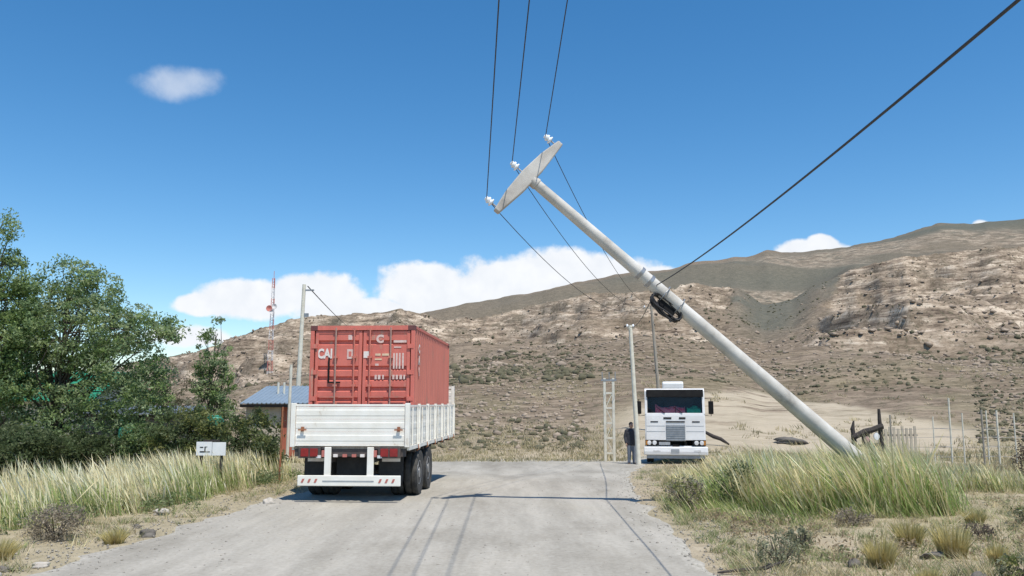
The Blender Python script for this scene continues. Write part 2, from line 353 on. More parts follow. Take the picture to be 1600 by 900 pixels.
def terrain_mat():
    m = bpy.data.materials.new('dry_steppe_ground'); m.use_nodes = True; nt = m.node_tree; b = nt.nodes['Principled BSDF']
    L = nt.links.new
    def N(t, **k):
        n = nt.nodes.new(t)
        for a, v in k.items(): setattr(n, a, v)
        return n
    def noise(scale, det=6, rough=.6, stretch=None):
        n = N('ShaderNodeTexNoise'); n.inputs['Scale'].default_value = scale; n.inputs['Detail'].default_value = det; n.inputs['Roughness'].default_value = rough
        if stretch:
            mp = N('ShaderNodeMapping'); mp.inputs['Scale'].default_value = stretch; L(tc.outputs['Object'], mp.inputs[0]); L(mp.outputs[0], n.inputs['Vector'])
        else: L(tc.outputs['Object'], n.inputs['Vector'])
        return n.outputs[0]
    def ramp(fac, *st):
        r = N('ShaderNodeValToRGB'); L(fac, r.inputs[0]); e = r.color_ramp.elements
        while len(e) < len(st): e.new(.5)
        for k, (p, c) in enumerate(st): e[k].position = p; e[k].color = (*c, 1)
        return r.outputs[0]
    def mix(f, a, c):
        x = N('ShaderNodeMix', data_type='RGBA'); 
        for s, v in (('Factor', f), ('A', a), ('B', c)):
            if isinstance(v, tuple): x.inputs[s].default_value = (*v, 1)
            elif isinstance(v, float): x.inputs[s].default_value = v
            else: L(v, x.inputs[s])
        return x.outputs['Result']
    def mth(op, a, c):
        x = N('ShaderNodeMath', operation=op)
        for i, v in enumerate((a, c)):
            if isinstance(v, (int, float)): x.inputs[i].default_value = v
            else: L(v, x.inputs[i])
        return x.outputs[0]
    tc = N('ShaderNodeTexCoord')
    def attr(n): a = N('ShaderNodeAttribute'); a.attribute_name = n; return a.outputs['Fac']
    soil = ramp(noise(.22, 8, .65), (.32, (.30,.25,.17)), (.50, (.38,.32,.225)), (.68, (.47,.40,.29)))
    fine = ramp(noise(3.2, 10, .8), (.34, (.15,.125,.08)), (.50, (.34,.285,.20)), (.66, (.54,.47,.36)))
    base = mix(.5, soil, fine)
    hl = mix(.55, ramp(noise(.12, 9, .7), (.30, (.135,.10,.07)), (.5, (.195,.15,.108)), (.7, (.26,.205,.15))), ramp(noise(.9, 7, .8, (.35, 1, 2.2)), (.40, (.06,.05,.036)), (.5, (.185,.145,.105)), (.59, (.34,.275,.205))))
    base = mix(attr('hill'), base, hl)
    base = mix(mth('MULTIPLY', attr('veg'), .2), base, ramp(noise(5, 5, .7), (.35, (.13,.14,.06)), (.65, (.25,.24,.12))))
    base = mix(mth('MULTIPLY', attr('dark'), .8), base, ramp(noise(.5, 6, .7), (.3, (.068,.083,.072)), (.7, (.112,.122,.10))))
    rk = ramp(noise(1., 9, .78, (.16, .06, .8)), (.36, (.06,.045,.035)), (.45, (.20,.155,.115)), (.53, (.35,.28,.21)), (.62, (.56,.475,.375)))
    rf = mth('MULTIPLY', attr('rock'), ramp_f(nt, noise(.11, 8, .75), .40, .50))
    base = mix(rf, base, rk)
    sm = mth('MULTIPLY', attr('sand'), ramp_f(nt, noise(.5, 8, .75, (.25, 1.6, 1)), .36, .50)); base = mix(sm, base, ramp(noise(.35, 8, .7, (.4, 1, 1)), (.3, (.31,.265,.19)), (.55, (.42,.36,.27)), (.75, (.37,.31,.225))))
    sp = ramp_f(nt, noise(1.5, 4, .7), .56, .62)
    base = mix(mth('MULTIPLY', mth('MULTIPLY', sp, mth('MULTIPLY', attr('hill'), .75)), mth('SUBTRACT', 1, attr('sand'))), base, (.085,.08,.05))
    L(base, b.inputs['Base Color']); b.inputs['Roughness'].default_value = .95; b.inputs['Specular IOR Level'].default_value = .1
    bu = N('ShaderNodeBump'); bu.inputs['Strength'].default_value = .55; bu.inputs['Distance'].default_value = .25
    L(mth('ADD', noise(.8, 8, .7), mth('MULTIPLY', noise(9, 4, .7), .12)), bu.inputs['Height']); L(bu.outputs[0], b.inputs['Normal'])
    return m
def ramp_f(nt, fac, a, b):
    r = nt.nodes.new('ShaderNodeMapRange'); r.interpolation_type = 'SMOOTHSTEP'; r.inputs[1].default_value = a; r.inputs[2].default_value = b
    nt.links.new(fac, r.inputs[0]); return r.outputs[0]
TM = terrain_mat()
nc = len(ang); cut = int(np.searchsorted(rr, 46))+12; cut2 = int(np.searchsorted(rr, 370))
def tpiece(name, a, b):
    s = slice(a, b)
    v = np.stack([X[s], Y[s], Z[s]], -1).reshape(-1, 3)
    o = npmesh(name, v, grid_faces(b-a, nc), TM, smooth_=True)
    for n, arr in (('rock', ROCK), ('sand', sand), ('dark', dark), ('veg', veg), ('hill', hillm)): fattr(o.data, n, arr[s])
    return kind(o, 'structure')
tpiece('ground', 0, cut+1); tpiece('hillside', cut, cut2+1); tpiece('far_hills', cut2, len(rr))

# road of pale compacted gravel and worn concrete
ry = np.r_[np.arange(-40, 4, 1.), np.arange(4, 44.1, .25)]; nx = 60
s_ = np.linspace(0, 1, nx)
xl, xr = road_edges(ry)
xl = xl + .9*(fbm(ry*1.1, ry*0+2, 101, 5)-.5); xr = xr + .9*(fbm(ry*1.1, ry*0+7, 102, 5)-.5)
RX = xl[:, None]*(1-s_)+xr[:, None]*s_; RY = np.repeat(ry[:, None], nx, 1)
RZ = base_z(RX, RY) + .012 + .01*(fbm(RX*1.3, RY*.5, 103, 3)-.5)
edge = np.minimum(s_, 1-s_)[None, :]*(xr-xl)[:, None]
RZ = RZ - .05*(1-smooth(0, .3, edge))
rm = bpy.data.materials.new('pale_gravel_road'); rm.use_nodes = True; nt = rm.node_tree; b = nt.nodes['Principled BSDF']; b.inputs['Roughness'].default_value = .9; b.inputs['Specular IOR Level'].default_value = .2
tc = nt.nodes.new('ShaderNodeTexCoord')
def rnoise(scale, det, stretch=(1,1,1), rough=.65):
    mp = nt.nodes.new('ShaderNodeMapping'); mp.inputs['Scale'].default_value = stretch; nt.links.new(tc.outputs['Object'], mp.inputs[0])
    n = nt.nodes.new('ShaderNodeTexNoise'); n.inputs['Scale'].default_value = scale; n.inputs['Detail'].default_value = det; n.inputs['Roughness'].default_value = rough
    nt.links.new(mp.outputs[0], n.inputs['Vector']); return n.outputs[0]
def rramp(f, *st):
    r = nt.nodes.new('ShaderNodeValToRGB'); nt.links.new(f, r.inputs[0]); e = r.color_ramp.elements
    while len(e) < len(st): e.new(.5)
    for k, (p, c) in enumerate(st): e[k].position = p; e[k].color = (*c, 1)
    return r.outputs[0]
def rmix(f, a, c, mode='MIX'):
    x = nt.nodes.new('ShaderNodeMix'); x.data_type = 'RGBA'; x.blend_type = mode
    if isinstance(f, float): x.inputs['Factor'].default_value = f
    else: nt.links.new(f, x.inputs['Factor'])
    for s, v in (('A', a), ('B', c)):
        if isinstance(v, tuple): x.inputs[s].default_value = (*v, 1)
        else: nt.links.new(v, x.inputs[s])
    return x.outputs['Result']
c1 = rramp(rnoise(.7, 6, (1, .25, 1)), (.32, (.31,.285,.24)), (.5, (.385,.36,.31)), (.68, (.45,.42,.365)))
c2 = rramp(rnoise(14, 6, (1, 1, 1), .75), (.3, (.24,.22,.185)), (.5, (.39,.365,.315)), (.72, (.53,.50,.44)))
c3 = rramp(rnoise(1.6, 4, (1, .12, 1)), (.38, (1, 1, 1)), (.62, (.78,.78,.775)))
cc = rmix(.42, c1, c2); cc = rmix(.8, cc, c3, 'MULTIPLY')
cc = rmix(1.0, cc, rramp(rnoise(.33, 7, (1, .5, 1), .7), (.36, (.80,.79,.77)), (.50, (1, 1, 1)), (.62, (1.0,.99,.97)), (.70, (.86,.85,.82))), 'MULTIPLY')
ea = nt.nodes.new('ShaderNodeAttribute'); ea.attribute_name = 'dust'
ed = nt.nodes.new('ShaderNodeMath'); ed.operation = 'MULTIPLY_ADD'; ed.inputs[1].default_value = 1.6; ed.inputs[2].default_value = -.85
nt.links.new(rnoise(3.5, 7, (1, .6, 1), .75), ed.inputs[0]); e2 = nt.nodes.new('ShaderNodeMath'); e2.operation = 'ADD'; nt.links.new(ed.outputs[0], e2.inputs[0]); nt.links.new(ea.outputs['Fac'], e2.inputs[1])
e3 = nt.nodes.new('ShaderNodeMapRange'); e3.inputs[1].default_value = .35; e3.inputs[2].default_value = .75; nt.links.new(e2.outputs[0], e3.inputs[0])
cc = rmix(e3.outputs[0], cc, rramp(rnoise(9, 6, (1, 1, 1), .8), (.35, (.22,.20,.165)), (.5, (.36,.34,.29)), (.65, (.52,.49,.43))))
nt.links.new(cc, b.inputs['Base Color'])
bu = nt.nodes.new('ShaderNodeBump'); bu.inputs['Strength'].default_value = .35; bu.inputs['Distance'].default_value = .02
nt.links.new(rnoise(22, 5), bu.inputs['Height']); nt.links.new(bu.outputs[0], b.inputs['Normal'])
road_o = kind(npmesh('road', np.stack([RX, RY, RZ], -1).reshape(-1, 3), grid_faces(len(ry), nx, wrap=False), rm, smooth_=True), 'structure')
fattr(road_o.data, 'dust', .92*(1-smooth(.0, .75, edge)))

# ------------------------------------------------------------------ plants: builders
def blades(P, h, w, lean, col, tip, seed=1, curve=.25, leandir=math.pi, head=None, simple=False):
    """strips of three segments; P (n,3); own colour per blade from foot to seed head"""
    r = np.random.default_rng(seed); n = len(P)
    az = r.random(n)*2*math.pi; side = np.c_[np.cos(az), np.sin(az), np.zeros(n)]
    ld = leandir + r.normal(0, .5, n); L = np.c_[np.cos(ld), np.sin(ld)]*(lean*(.5+r.random(n)))[:, None]
    V = np.zeros((n, 7, 3)); C = np.zeros((n, 7, 3))
    for k, (t, ww) in enumerate(((0, 1), (.4, .9), (.75, .75))):
        c = P.copy(); c[:, :2] += L*(t+curve*t*t); c[:, 2] += h*t
        if head is not None: ww = np.where(head, (.6, .5, 2.1)[k], ww)
        V[:, 2*k] = c - side*(w*ww*.5)[:, None]; V[:, 2*k+1] = c + side*(w*ww*.5)[:, None]
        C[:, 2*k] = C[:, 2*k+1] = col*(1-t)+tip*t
    c = P.copy(); c[:, :2] += L*(1+curve); c[:, 2] += h; V[:, 6] = c; C[:, 6] = tip
    b0 = np.arange(n)[:, None]*7
    tri = np.concatenate([b0+np.array(q) for q in (([0,1,3],[0,3,2],[2,3,6]) if simple else ([0,1,3],[0,3,2],[2,3,5],[2,5,4],[4,5,6]))])
    return V.reshape(-1, 3), tri, C.reshape(-1, 3)
def pick(cols, n, r, jit=.12):
    c = np.array(cols)[r.integers(0, len(cols), n)]; return np.clip(c*(1+r.normal(0, jit, (n, 1))), .005, .9)
STRAW = [(.64,.56,.31), (.70,.62,.38), (.58,.51,.27), (.74,.68,.46)]
GREEN = [(.24,.31,.10), (.30,.36,.14), (.36,.40,.17), (.19,.25,.085)]
def grass_bed(name, fn, n, h0, h1, seed, straw=.55, green=GREEN, tips=STRAW, w=.016, lean=.28, per=12, sig=.085, hfn=None, seedhead=.45, dirsig=.5):
    """clumps of blades; each clump has its own height, lean and share of dry stalks"""
    r = np.random.default_rng(seed)
    Cc = fn(n//per, r); m = len(Cc); ci = np.repeat(np.arange(m), per); n = m*per
    P = Cc[ci] + r.normal(0, sig, (n, 2))
    ch = (h0 + (h1-h0)*r.random(m)**.9)*(.70+.6*fbm(Cc[:,0]*.7, Cc[:,1]*.7, seed+3, 3))
    if hfn: ch = ch*hfn(Cc[:,0], Cc[:,1])
    hh = ch[ci]*(.55+.5*r.random(n))
    z, *_ = terrain(P[:,0], P[:,1]); P3 = np.c_[P, z-.02]
    patch = fbm(Cc[:,0]*.6+4, Cc[:,1]*.6, seed+9, 3); ps = np.clip(straw + (patch-.5)*1.5 + r.normal(0, .22, m), .03, .97)
    is_s = r.random(n) < ps[ci]
    cj = (1+r.normal(0, .13, (m, 1)))[ci]
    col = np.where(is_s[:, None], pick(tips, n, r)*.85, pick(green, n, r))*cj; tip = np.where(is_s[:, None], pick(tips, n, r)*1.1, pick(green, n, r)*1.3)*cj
    hh = np.where(is_s, hh, hh*.8)
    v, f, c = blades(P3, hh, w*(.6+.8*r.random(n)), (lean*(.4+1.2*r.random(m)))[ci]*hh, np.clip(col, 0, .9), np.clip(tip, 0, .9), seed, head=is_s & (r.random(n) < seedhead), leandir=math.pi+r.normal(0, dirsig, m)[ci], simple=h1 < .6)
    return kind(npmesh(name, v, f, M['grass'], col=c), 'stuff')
def leaves(C, n_each, spread, size, cols, seed, flat=.6):
    """n_each leaf-sized faces round each clump centre C (m,3); spread (m,3)"""
    r = np.random.default_rng(seed); m = len(C); n = m*n_each
    ci = np.repeat(np.arange(m), n_each)
    d = r.normal(0, 1, (n, 3)); d /= np.linalg.norm(d, axis=1)[:, None]; d *= (r.random(n)**.45)[:, None]
    P = C[ci] + d*spread[ci]
    a = r.normal(0, 1, (n, 3)); a /= np.linalg.norm(a, axis=1)[:, None]; q = r.normal(0, 1, (n, 3)); b_ = np.cross(a, q); b_ /= np.linalg.norm(b_, axis=1)[:, None]
    s = size*(.6+.8*r.random(n))[:, None]
    V = np.stack([P-a*s, P+b_*s*.42, P+a*s, P-b_*s*.42], 1).reshape(-1, 3)
    F = np.arange(n*4).reshape(-1, 4)
    cc = np.array(cols)[r.integers(0, len(cols), m)][ci]*(1+r.normal(0, .16, (n, 1)))
    return V, F, np.repeat(np.clip(cc, .004, .9), 4, 0)
def blob_points(blobs, m, r, shell=.35):
    vol = np.array([b[3]*b[4]*b[5] for b in blobs])**.8; k = r.choice(len(blobs), m, p=vol/vol.sum())
    d = r.normal(0, 1, (m, 3)); d /= np.linalg.norm(d, axis=1)[:, None]; d *= (shell+(1-shell)*r.random(m)**.5)[:, None]
    B = np.array(blobs)[k]; return B[:, :3]+d*B[:, 3:6]
def tree(name, label, cat, loc, blobs, trunk, nclump, neach, spread, size, cols, seed, group=None, nlimb=26, tr=.14, parts=('trunk', 'crown')):
    """blobs relative to loc; trunk = list of points; limbs run from the trunk to clumps"""
    r = np.random.default_rng(seed); t = thing(name, label, cat, loc, 0, group)
    C = blob_points(blobs, nclump, r)
    C = C[C[:, 2] > .12]
    mb = MB(); tp = [Vector(p) for p in trunk]; nt_ = len(tp)
    mb.tube(tp, [tr*(1-.75*i/(nt_-1)) for i in range(nt_)], 8)
    for k in r.choice(len(C), min(nlimb, len(C)), replace=False):
        e = Vector(C[k]); 
        f = r.uniform(.25, .95)*(nt_-1); i = int(f); q = tp[i].lerp(tp[min(i+1, nt_-1)], f-i)
        if q.z > e.z+.3: q = tp[max(0, i-1)]
        mid = q.lerp(e, .5)+Vector((r.normal(0, .12), r.normal(0, .12), .12))*(e-q).length*.5
        r0 = tr*.4*(1-.5*f/(nt_-1)); mb.tube([q, mid, e], [r0, r0*.6, r0*.15], 5)
    soft(mb.build(parts[0], M['bark'], t))
    sp = np.tile(np.array(spread), (len(C), 1))*(.6+.8*r.random((len(C), 1)))
    v, f, c = leaves(C, neach, sp, size, cols, seed)
    npmesh(parts[1], v, f, M['leaf'], t, c)
    return t
def shrub(name, label, cat, loc, rad, hgt, cols, seed, n=900, size=.035, stems=True, group=None, tipcols=None):
    """a spreading bush of many fine twigs with small leaves"""
    r = np.random.default_rng(seed); t = thing(name, label, cat, loc, 0, group)
    mb = MB()
    for k in range(14):
        a = r.random()*6.28; q = rad*r.uniform(.3, .8)
        mb.tube([(0, 0, -.05), (math.cos(a)*q*.45, math.sin(a)*q*.45, hgt*.35), (math.cos(a)*q, math.sin(a)*q, hgt*r.uniform(.5, .85))], [.014*rad+.006, .010, .003], 4)
    mb.build('stems', M['bark'], t)
    C = blob_points([(0, 0, hgt*.48, rad*.85, rad*.85, hgt*.48)], max(20, n//14), r, .5)
    v, f, c = leaves(C, 14, np.tile((rad*.22, rad*.22, hgt*.17), (len(C), 1)), size, cols, seed); v[:, 2] = np.maximum(v[:, 2], .01)
    npmesh('foliage', v, f, M['leaf'], t, c); return t
def tuft(name, label, cat, loc, rad, hgt, cols, seed, n=420, group=None):
    r = np.random.default_rng(seed); a = r.random(n)*6.283; q = np.sqrt(r.random(n))
    P = np.c_[np.cos(a)*q*rad*.38, np.sin(a)*q*rad*.38, np.zeros(n)-.02]
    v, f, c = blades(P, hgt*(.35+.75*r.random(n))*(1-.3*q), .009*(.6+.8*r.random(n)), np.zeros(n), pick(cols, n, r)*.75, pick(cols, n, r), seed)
    # splay outwards
    V = v.reshape(n, 7, 3); zz = np.clip(V[:, :, 2]/hgt, 0, 1.1)
    a2 = a + r.normal(0, .45, n); k_ = q*rad*.75*(.5+1.0*r.random(n)); droop = r.random(n)**2*.35*hgt*q
    V[:, :, 0] += (np.cos(a2)*k_)[:, None]*zz**1.6; V[:, :, 1] += (np.sin(a2)*k_)[:, None]*zz**1.6; V[:, :, 2] -= droop[:, None]*zz**2
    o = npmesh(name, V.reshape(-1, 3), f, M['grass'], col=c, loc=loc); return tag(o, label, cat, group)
# ------------------------------------------------------------------ lettering
def lettering(body, size, m, parent, loc, rot, bold=.0, name='lettering', sx=1):
    c = bpy.data.curves.new(name, 'FONT'); c.body = body; c.size = size; c.align_x = 'CENTER'; c.align_y = 'CENTER'; c.extrude = .002; c.offset = bold; c.resolution_u = 3
    o = bpy.data.objects.new('tmp', c); COL.objects.link(o); dg = bpy.context.evaluated_depsgraph_get()
    me = bpy.data.meshes.new_from_object(o.evaluated_get(dg)); bpy.data.objects.remove(o)
    me.name = name; me.materials.clear(); me.materials.append(m)
    q = bpy.data.objects.new(name, me); COL.objects.link(q); q.parent = parent; q.location = loc; q.rotation_euler = rot; q.scale = (sx, 1, 1); return q

# ------------------------------------------------------------------ trailer with white drop sides
TR = (-3.47, 17.8, 0); TRZ = R(-3.08)
T = thing('flatbed_trailer', 'white drop-side trailer parked on the left of the road under the red container', 'trailer', TR, TRZ)
BW, BL, DZ = 1.29, 7.8, 1.2
MB().box(-1.22, 1.22, .05, BL, DZ-.07, DZ).build('deck', M['wood'], T)
for x in (-.46, .46): MB().box(x-.06, x+.06, .12, BL, .84, DZ-.075).build('chassis_rail', M['chassis'], T)
MB().box(-1.2, 1.2, .04, .12, .97, DZ-.075).build('rear_beam', M['chassis'], T)
for y in (1.3, 2.4, 3.6, 4.8, 6.0, 7.2): MB().box(-1.2, 1.2, y-.05, y+.05, DZ-.2, DZ-.075).build('cross_member', M['chassis'], T)
def panel_board(par, axis, a, b, off, z0, z1, out, nb=3):
    """planks of pressed steel: each one its own piece with a raised middle"""
    h = (z1-z0)/nb
    for k in range(nb):
        p0 = z0+k*h+.0015; p1 = z0+(k+1)*h-.0015; t = .025
        prof = [(off, p0), (off+out*t, p0), (off+out*t, p0+h*.22), (off+out*(t+.006), p0+h*.30), (off+out*(t+.006), p1-h*.30), (off+out*t, p1-h*.22), (off+out*t, p1), (off, p1)]
        MB().prism(prof, axis, a, b).build('plank', M['white'], par)
tg = MB().box(-1.19, 1.19, -.012, .03, 2.03, 2.075).box(-1.19, 1.19, -.012, .03, DZ-.01, DZ+.02).build('tailgate', M['white'], T, .006)
panel_board(tg, 'x', -1.18, 1.18, .02, DZ+.024, 2.026, -1)
for x in (-1.02, 1.06):
    MB().box(x-.03, x+.03, -.06, -.026, 1.50, 1.60).box(x-.09, x+.09, -.075, -.06, 1.52, 1.55).build('latch', M['rust'], tg)
for x in (-1.24, 1.24): MB().box(x-.05, x+.05, -.04, .07, DZ-.03, 2.10).build('corner_post', M['white'], T, .008)
for sgn in (-1, 1):
    x0 = sgn*(BW-.045)
    sb = MB().box(min(x0, x0+sgn*.03), max(x0, x0+sgn*.03), .08, BL, 2.02, 2.06).build('side_board', M['white'], T)
    nb = 6; bl = (BL-.1)/nb
    for k in range(nb):
        panel_board(sb, 'y', .1+k*bl+.04, .1+(k+1)*bl-.04, x0-sgn*.02, DZ, 2.015, sgn)
    for k in range(1, nb+1):
        y = .1+k*bl; xa, xb = sorted((x0-sgn*.02, x0+sgn*.045)); MB().box(xa, xb, y-.035, y+.035, DZ-.12, 2.085).build('stake', M['white'], sb)
    for k in range(2*nb):
        y = .1+(k+.5)*bl/2; xa, xb = sorted((x0+sgn*.024, x0+sgn*.05)); MB().box(xa, xb, y-.02, y+.02, DZ-.02, 2.01).build('rib', M['white'], sb)
        if k % 2: MB().tube([(x0+sgn*.03, y+.15, DZ-.02), (x0+sgn*.05, y+.15, DZ-.13), (x0, y+.17, DZ-.16)], .014, 6).build('rope_hook', M['rust'], sb)
    xa, xb = sorted((x0-sgn*.02, x0+sgn*.03)); MB().box(xa, xb, .08, BL, DZ-.1, DZ-.012).build('side_rail', M['white'], T)
for x in (-1.22, 1.22): MB().box(x-.045, x+.045, BL, BL+.08, DZ-.1, 2.62).build('headboard_post', M['white'], T)
hb = MB().box(-1.17, 1.17, BL+.01, BL+.07, 2.54, 2.61).build('headboard', M['white'], T); panel_board(hb, 'x', -1.17, 1.17, BL+.03, DZ, 2.5, -1, 5)
# rear lamps, mudflaps, bumper
for sgn in (-1, 1):
    lb = MB().box(sgn*.86-.24, sgn*.86+.24, -.03, .05, .94, 1.17).build('tail_lamp', M['chassis'], T, .012)
    for dx, m in ((-.10, 'darkred'), (.10, 'darkred')): MB().box(sgn*(.86+dx)-.085, sgn*(.86+dx)+.085, -.05, -.03, .97, 1.14).build('lens', M[m], lb, .01)
    MB().box(sgn*.55-.045, sgn*.55+.045, -.03, .03, .96, 1.10).build('marker_lamp', M['reflred'], T, .008)
    MB().box(sgn*.66-.05, sgn*.66+.05, -.035, .03, .94, 1.0).build('side_marker', M['lampwhite'], T)
    fl = MB().box(sgn*.82-.27, sgn*.82+.27, .42, .435, .42, .95).build('mudflap_or_dark_sheet', M['rubber'], T)
    MB().box(sgn*.82-.20, sgn*.82+.20, .412, .419, .84, .91).build('flap_strip', M['letter'], fl)
    MB().box(sgn*.46-.07, sgn*.46+.07, -.035, .02, .56, 1.17).build('bumper_bracket', M['white'], T, .008)
MB().box(-.37, .37, .40, .415, .45, .95).build('mudflap_or_dark_sheet', M['rubber'], T)  # black sheet added between the brackets to stand in for the dark underside
for x in (-.30, -.1, .1, .28): MB().box(x-.045, x+.045, -.01, .038, .96, 1.02).build('reflector', M['reflred'] if abs(x) < .2 else M['letter'], T)
bp = MB().prism([(-.06, .36), (-.01, .36), (-.01, .58), (-.06, .58)], 'x', -1.09, 1.12).build('bumper', M['white'], T, .012)
for x in (-.97, -.83, -.69, .69, .83, .97):
    MB().prism([(x-.045, .43), (x+.0, .43), (x+.035, .51), (x-.01, .51)], 'y', -.066, -.0615).build('chevron', M['reflred'], bp)
MB().box(-.55, .55, -.0655, -.0615, .45, .475).build('stripe', M['grille'], bp)
def tyre_prof(r, w): return [(r*.58, -w*.42), (r*.80, -w*.5), (r*.94, -w*.5), (r, -w*.36), (r, -w*.13), (r-.02, -.012*1), (r-.02, .012), (r, w*.13), (r, w*.36), (r*.94, w*.5), (r*.80, w*.5), (r*.58, w*.42)]
def wheel(par, x, y, r, w, out):
    wh = soft(MB().lathe([(r*.60, -w*.40), (r*.60, w*.40)], 20, 'x', (x, y, r)).build('wheel', M['chassis'], par))
    soft(MB().lathe(tyre_prof(r, w), 28, 'x', (x, y, r)).build('tyre', M['dustrubber'], wh), 30)
    a, b = sorted((out*w*.28, out*w*.44))
    soft(MB().lathe([(r*.56, a), (r*.52, b), (r*.25, a), (r*.22, b), (.0, b)][::1], 20, 'x', (x, y, r)).build('rim', M['steel'], wh), 30)
for y in (1.65, 2.98):
    for sgn in (-1, 1):
        wheel(T, sgn*1.115, y, .52, .29, sgn); wheel(T, sgn*.79, y, .52, .29, sgn)
    MB().tube([(-1.0, y, .52), (1.0, y, .52)], .07, 10).build('axle', M['chassis'], T)
for sgn in (-1, 1):
    xa, xb = sorted((sgn*.62, sgn*1.25)); 
    MB().tube([(sgn*.55, 6.6, 1.1), (sgn*.55, 6.6, .06)], .06, 8).box(sgn*.55-.14, sgn*.55+.14, 6.46, 6.74, .0, .05).build('landing_leg', M['chassis'], T)

# ------------------------------------------------------------------ red container
c_, s__ = math.cos(TRZ), math.sin(TRZ)
def on_trailer(x, y, z): return (TR[0]+c_*x-s__*y, TR[1]+s__*x+c_*y, z)
K = thing('shipping_container', 'faded red steel shipping container standing on the white trailer', 'container', on_trailer(-.04, 1.1, DZ+.003), TRZ)
CW, CH, CL = 1.22, 2.68, 6.06
for x in (-1, 1):
    for y in (0, CL): 
        xa, xb = sorted((x*CW, x*(CW-.09))); ya, yb = (y, y+.10) if y == 0 else (y-.10, y)
        MB().box(xa, xb, ya, yb, .12, CH-.12).build('corner_post', M['red'], K, .006)
        for z in (0, CH-.12):
            ca, cb = sorted((x*(CW+.004), x*(CW-.165))); MB().box(ca, cb, ya-(.004 if y == 0 else .06), yb+(.06 if y == 0 else .004), z, z+.118).build('corner_casting', mat('casting_paint', (.10,.04,.04), (.16,.05,.045), 6, .6) if 'casting_paint' not in bpy.data.materials else bpy.data.materials['casting_paint'], K, .008)
    xa, xb = sorted((x*CW, x*(CW-.06)))
    MB().box(xa, xb, .17, CL-.17, CH-.07, CH-.01).build('top_rail', M['red'], K)
    MB().box(xa, xb, .17, CL-.17, .01, .14).build('bottom_rail', M['redside'], K)
    # corrugated side wall
    pts = []; y = .1; out = x*(CW-.008); inn = x*(CW-.044)
    while y < CL-.12:
        pts += [(out, y), (out, y+.072), (inn, y+.14), (inn, y+.21)]; y += .278
    pts = [p for p in pts if p[1] < CL-.1]; pts.append((inn, CL-.1))
    back = [(p[0]-x*.02, p[1]) for p in pts][::-1]
    MB().prism(pts+back, 'z', .14, CH-.07).build('side_wall', M['redside'], K)
MB().box(-CW+.06, CW-.06, .0, .09, CH-.11, CH-.005).build('door_header', M['red'], K)
MB().box(-CW+.09, CW-.09, .0, .09, .02, .13).build('door_sill', M['red'], K)
MB().box(-CW+.06, CW-.06, .1, CL-.05, CH-.05, CH-.02).build('roof', M['redside'], K)
MB().box(-CW+.06, CW-.06, .1, CL-.05, .05, .12).build('floor', M['wood'], K)
MB().box(-CW+.09, CW-.09, CL-.06, CL-.02, .12, CH-.05).build('front_wall', M['redside'], K)
MB().box(-CW+.1, CW-.1, .13, .15, .13, CH-.12).build('gasket', M['rubber'], K)
FX = (R(90), 0, 0)
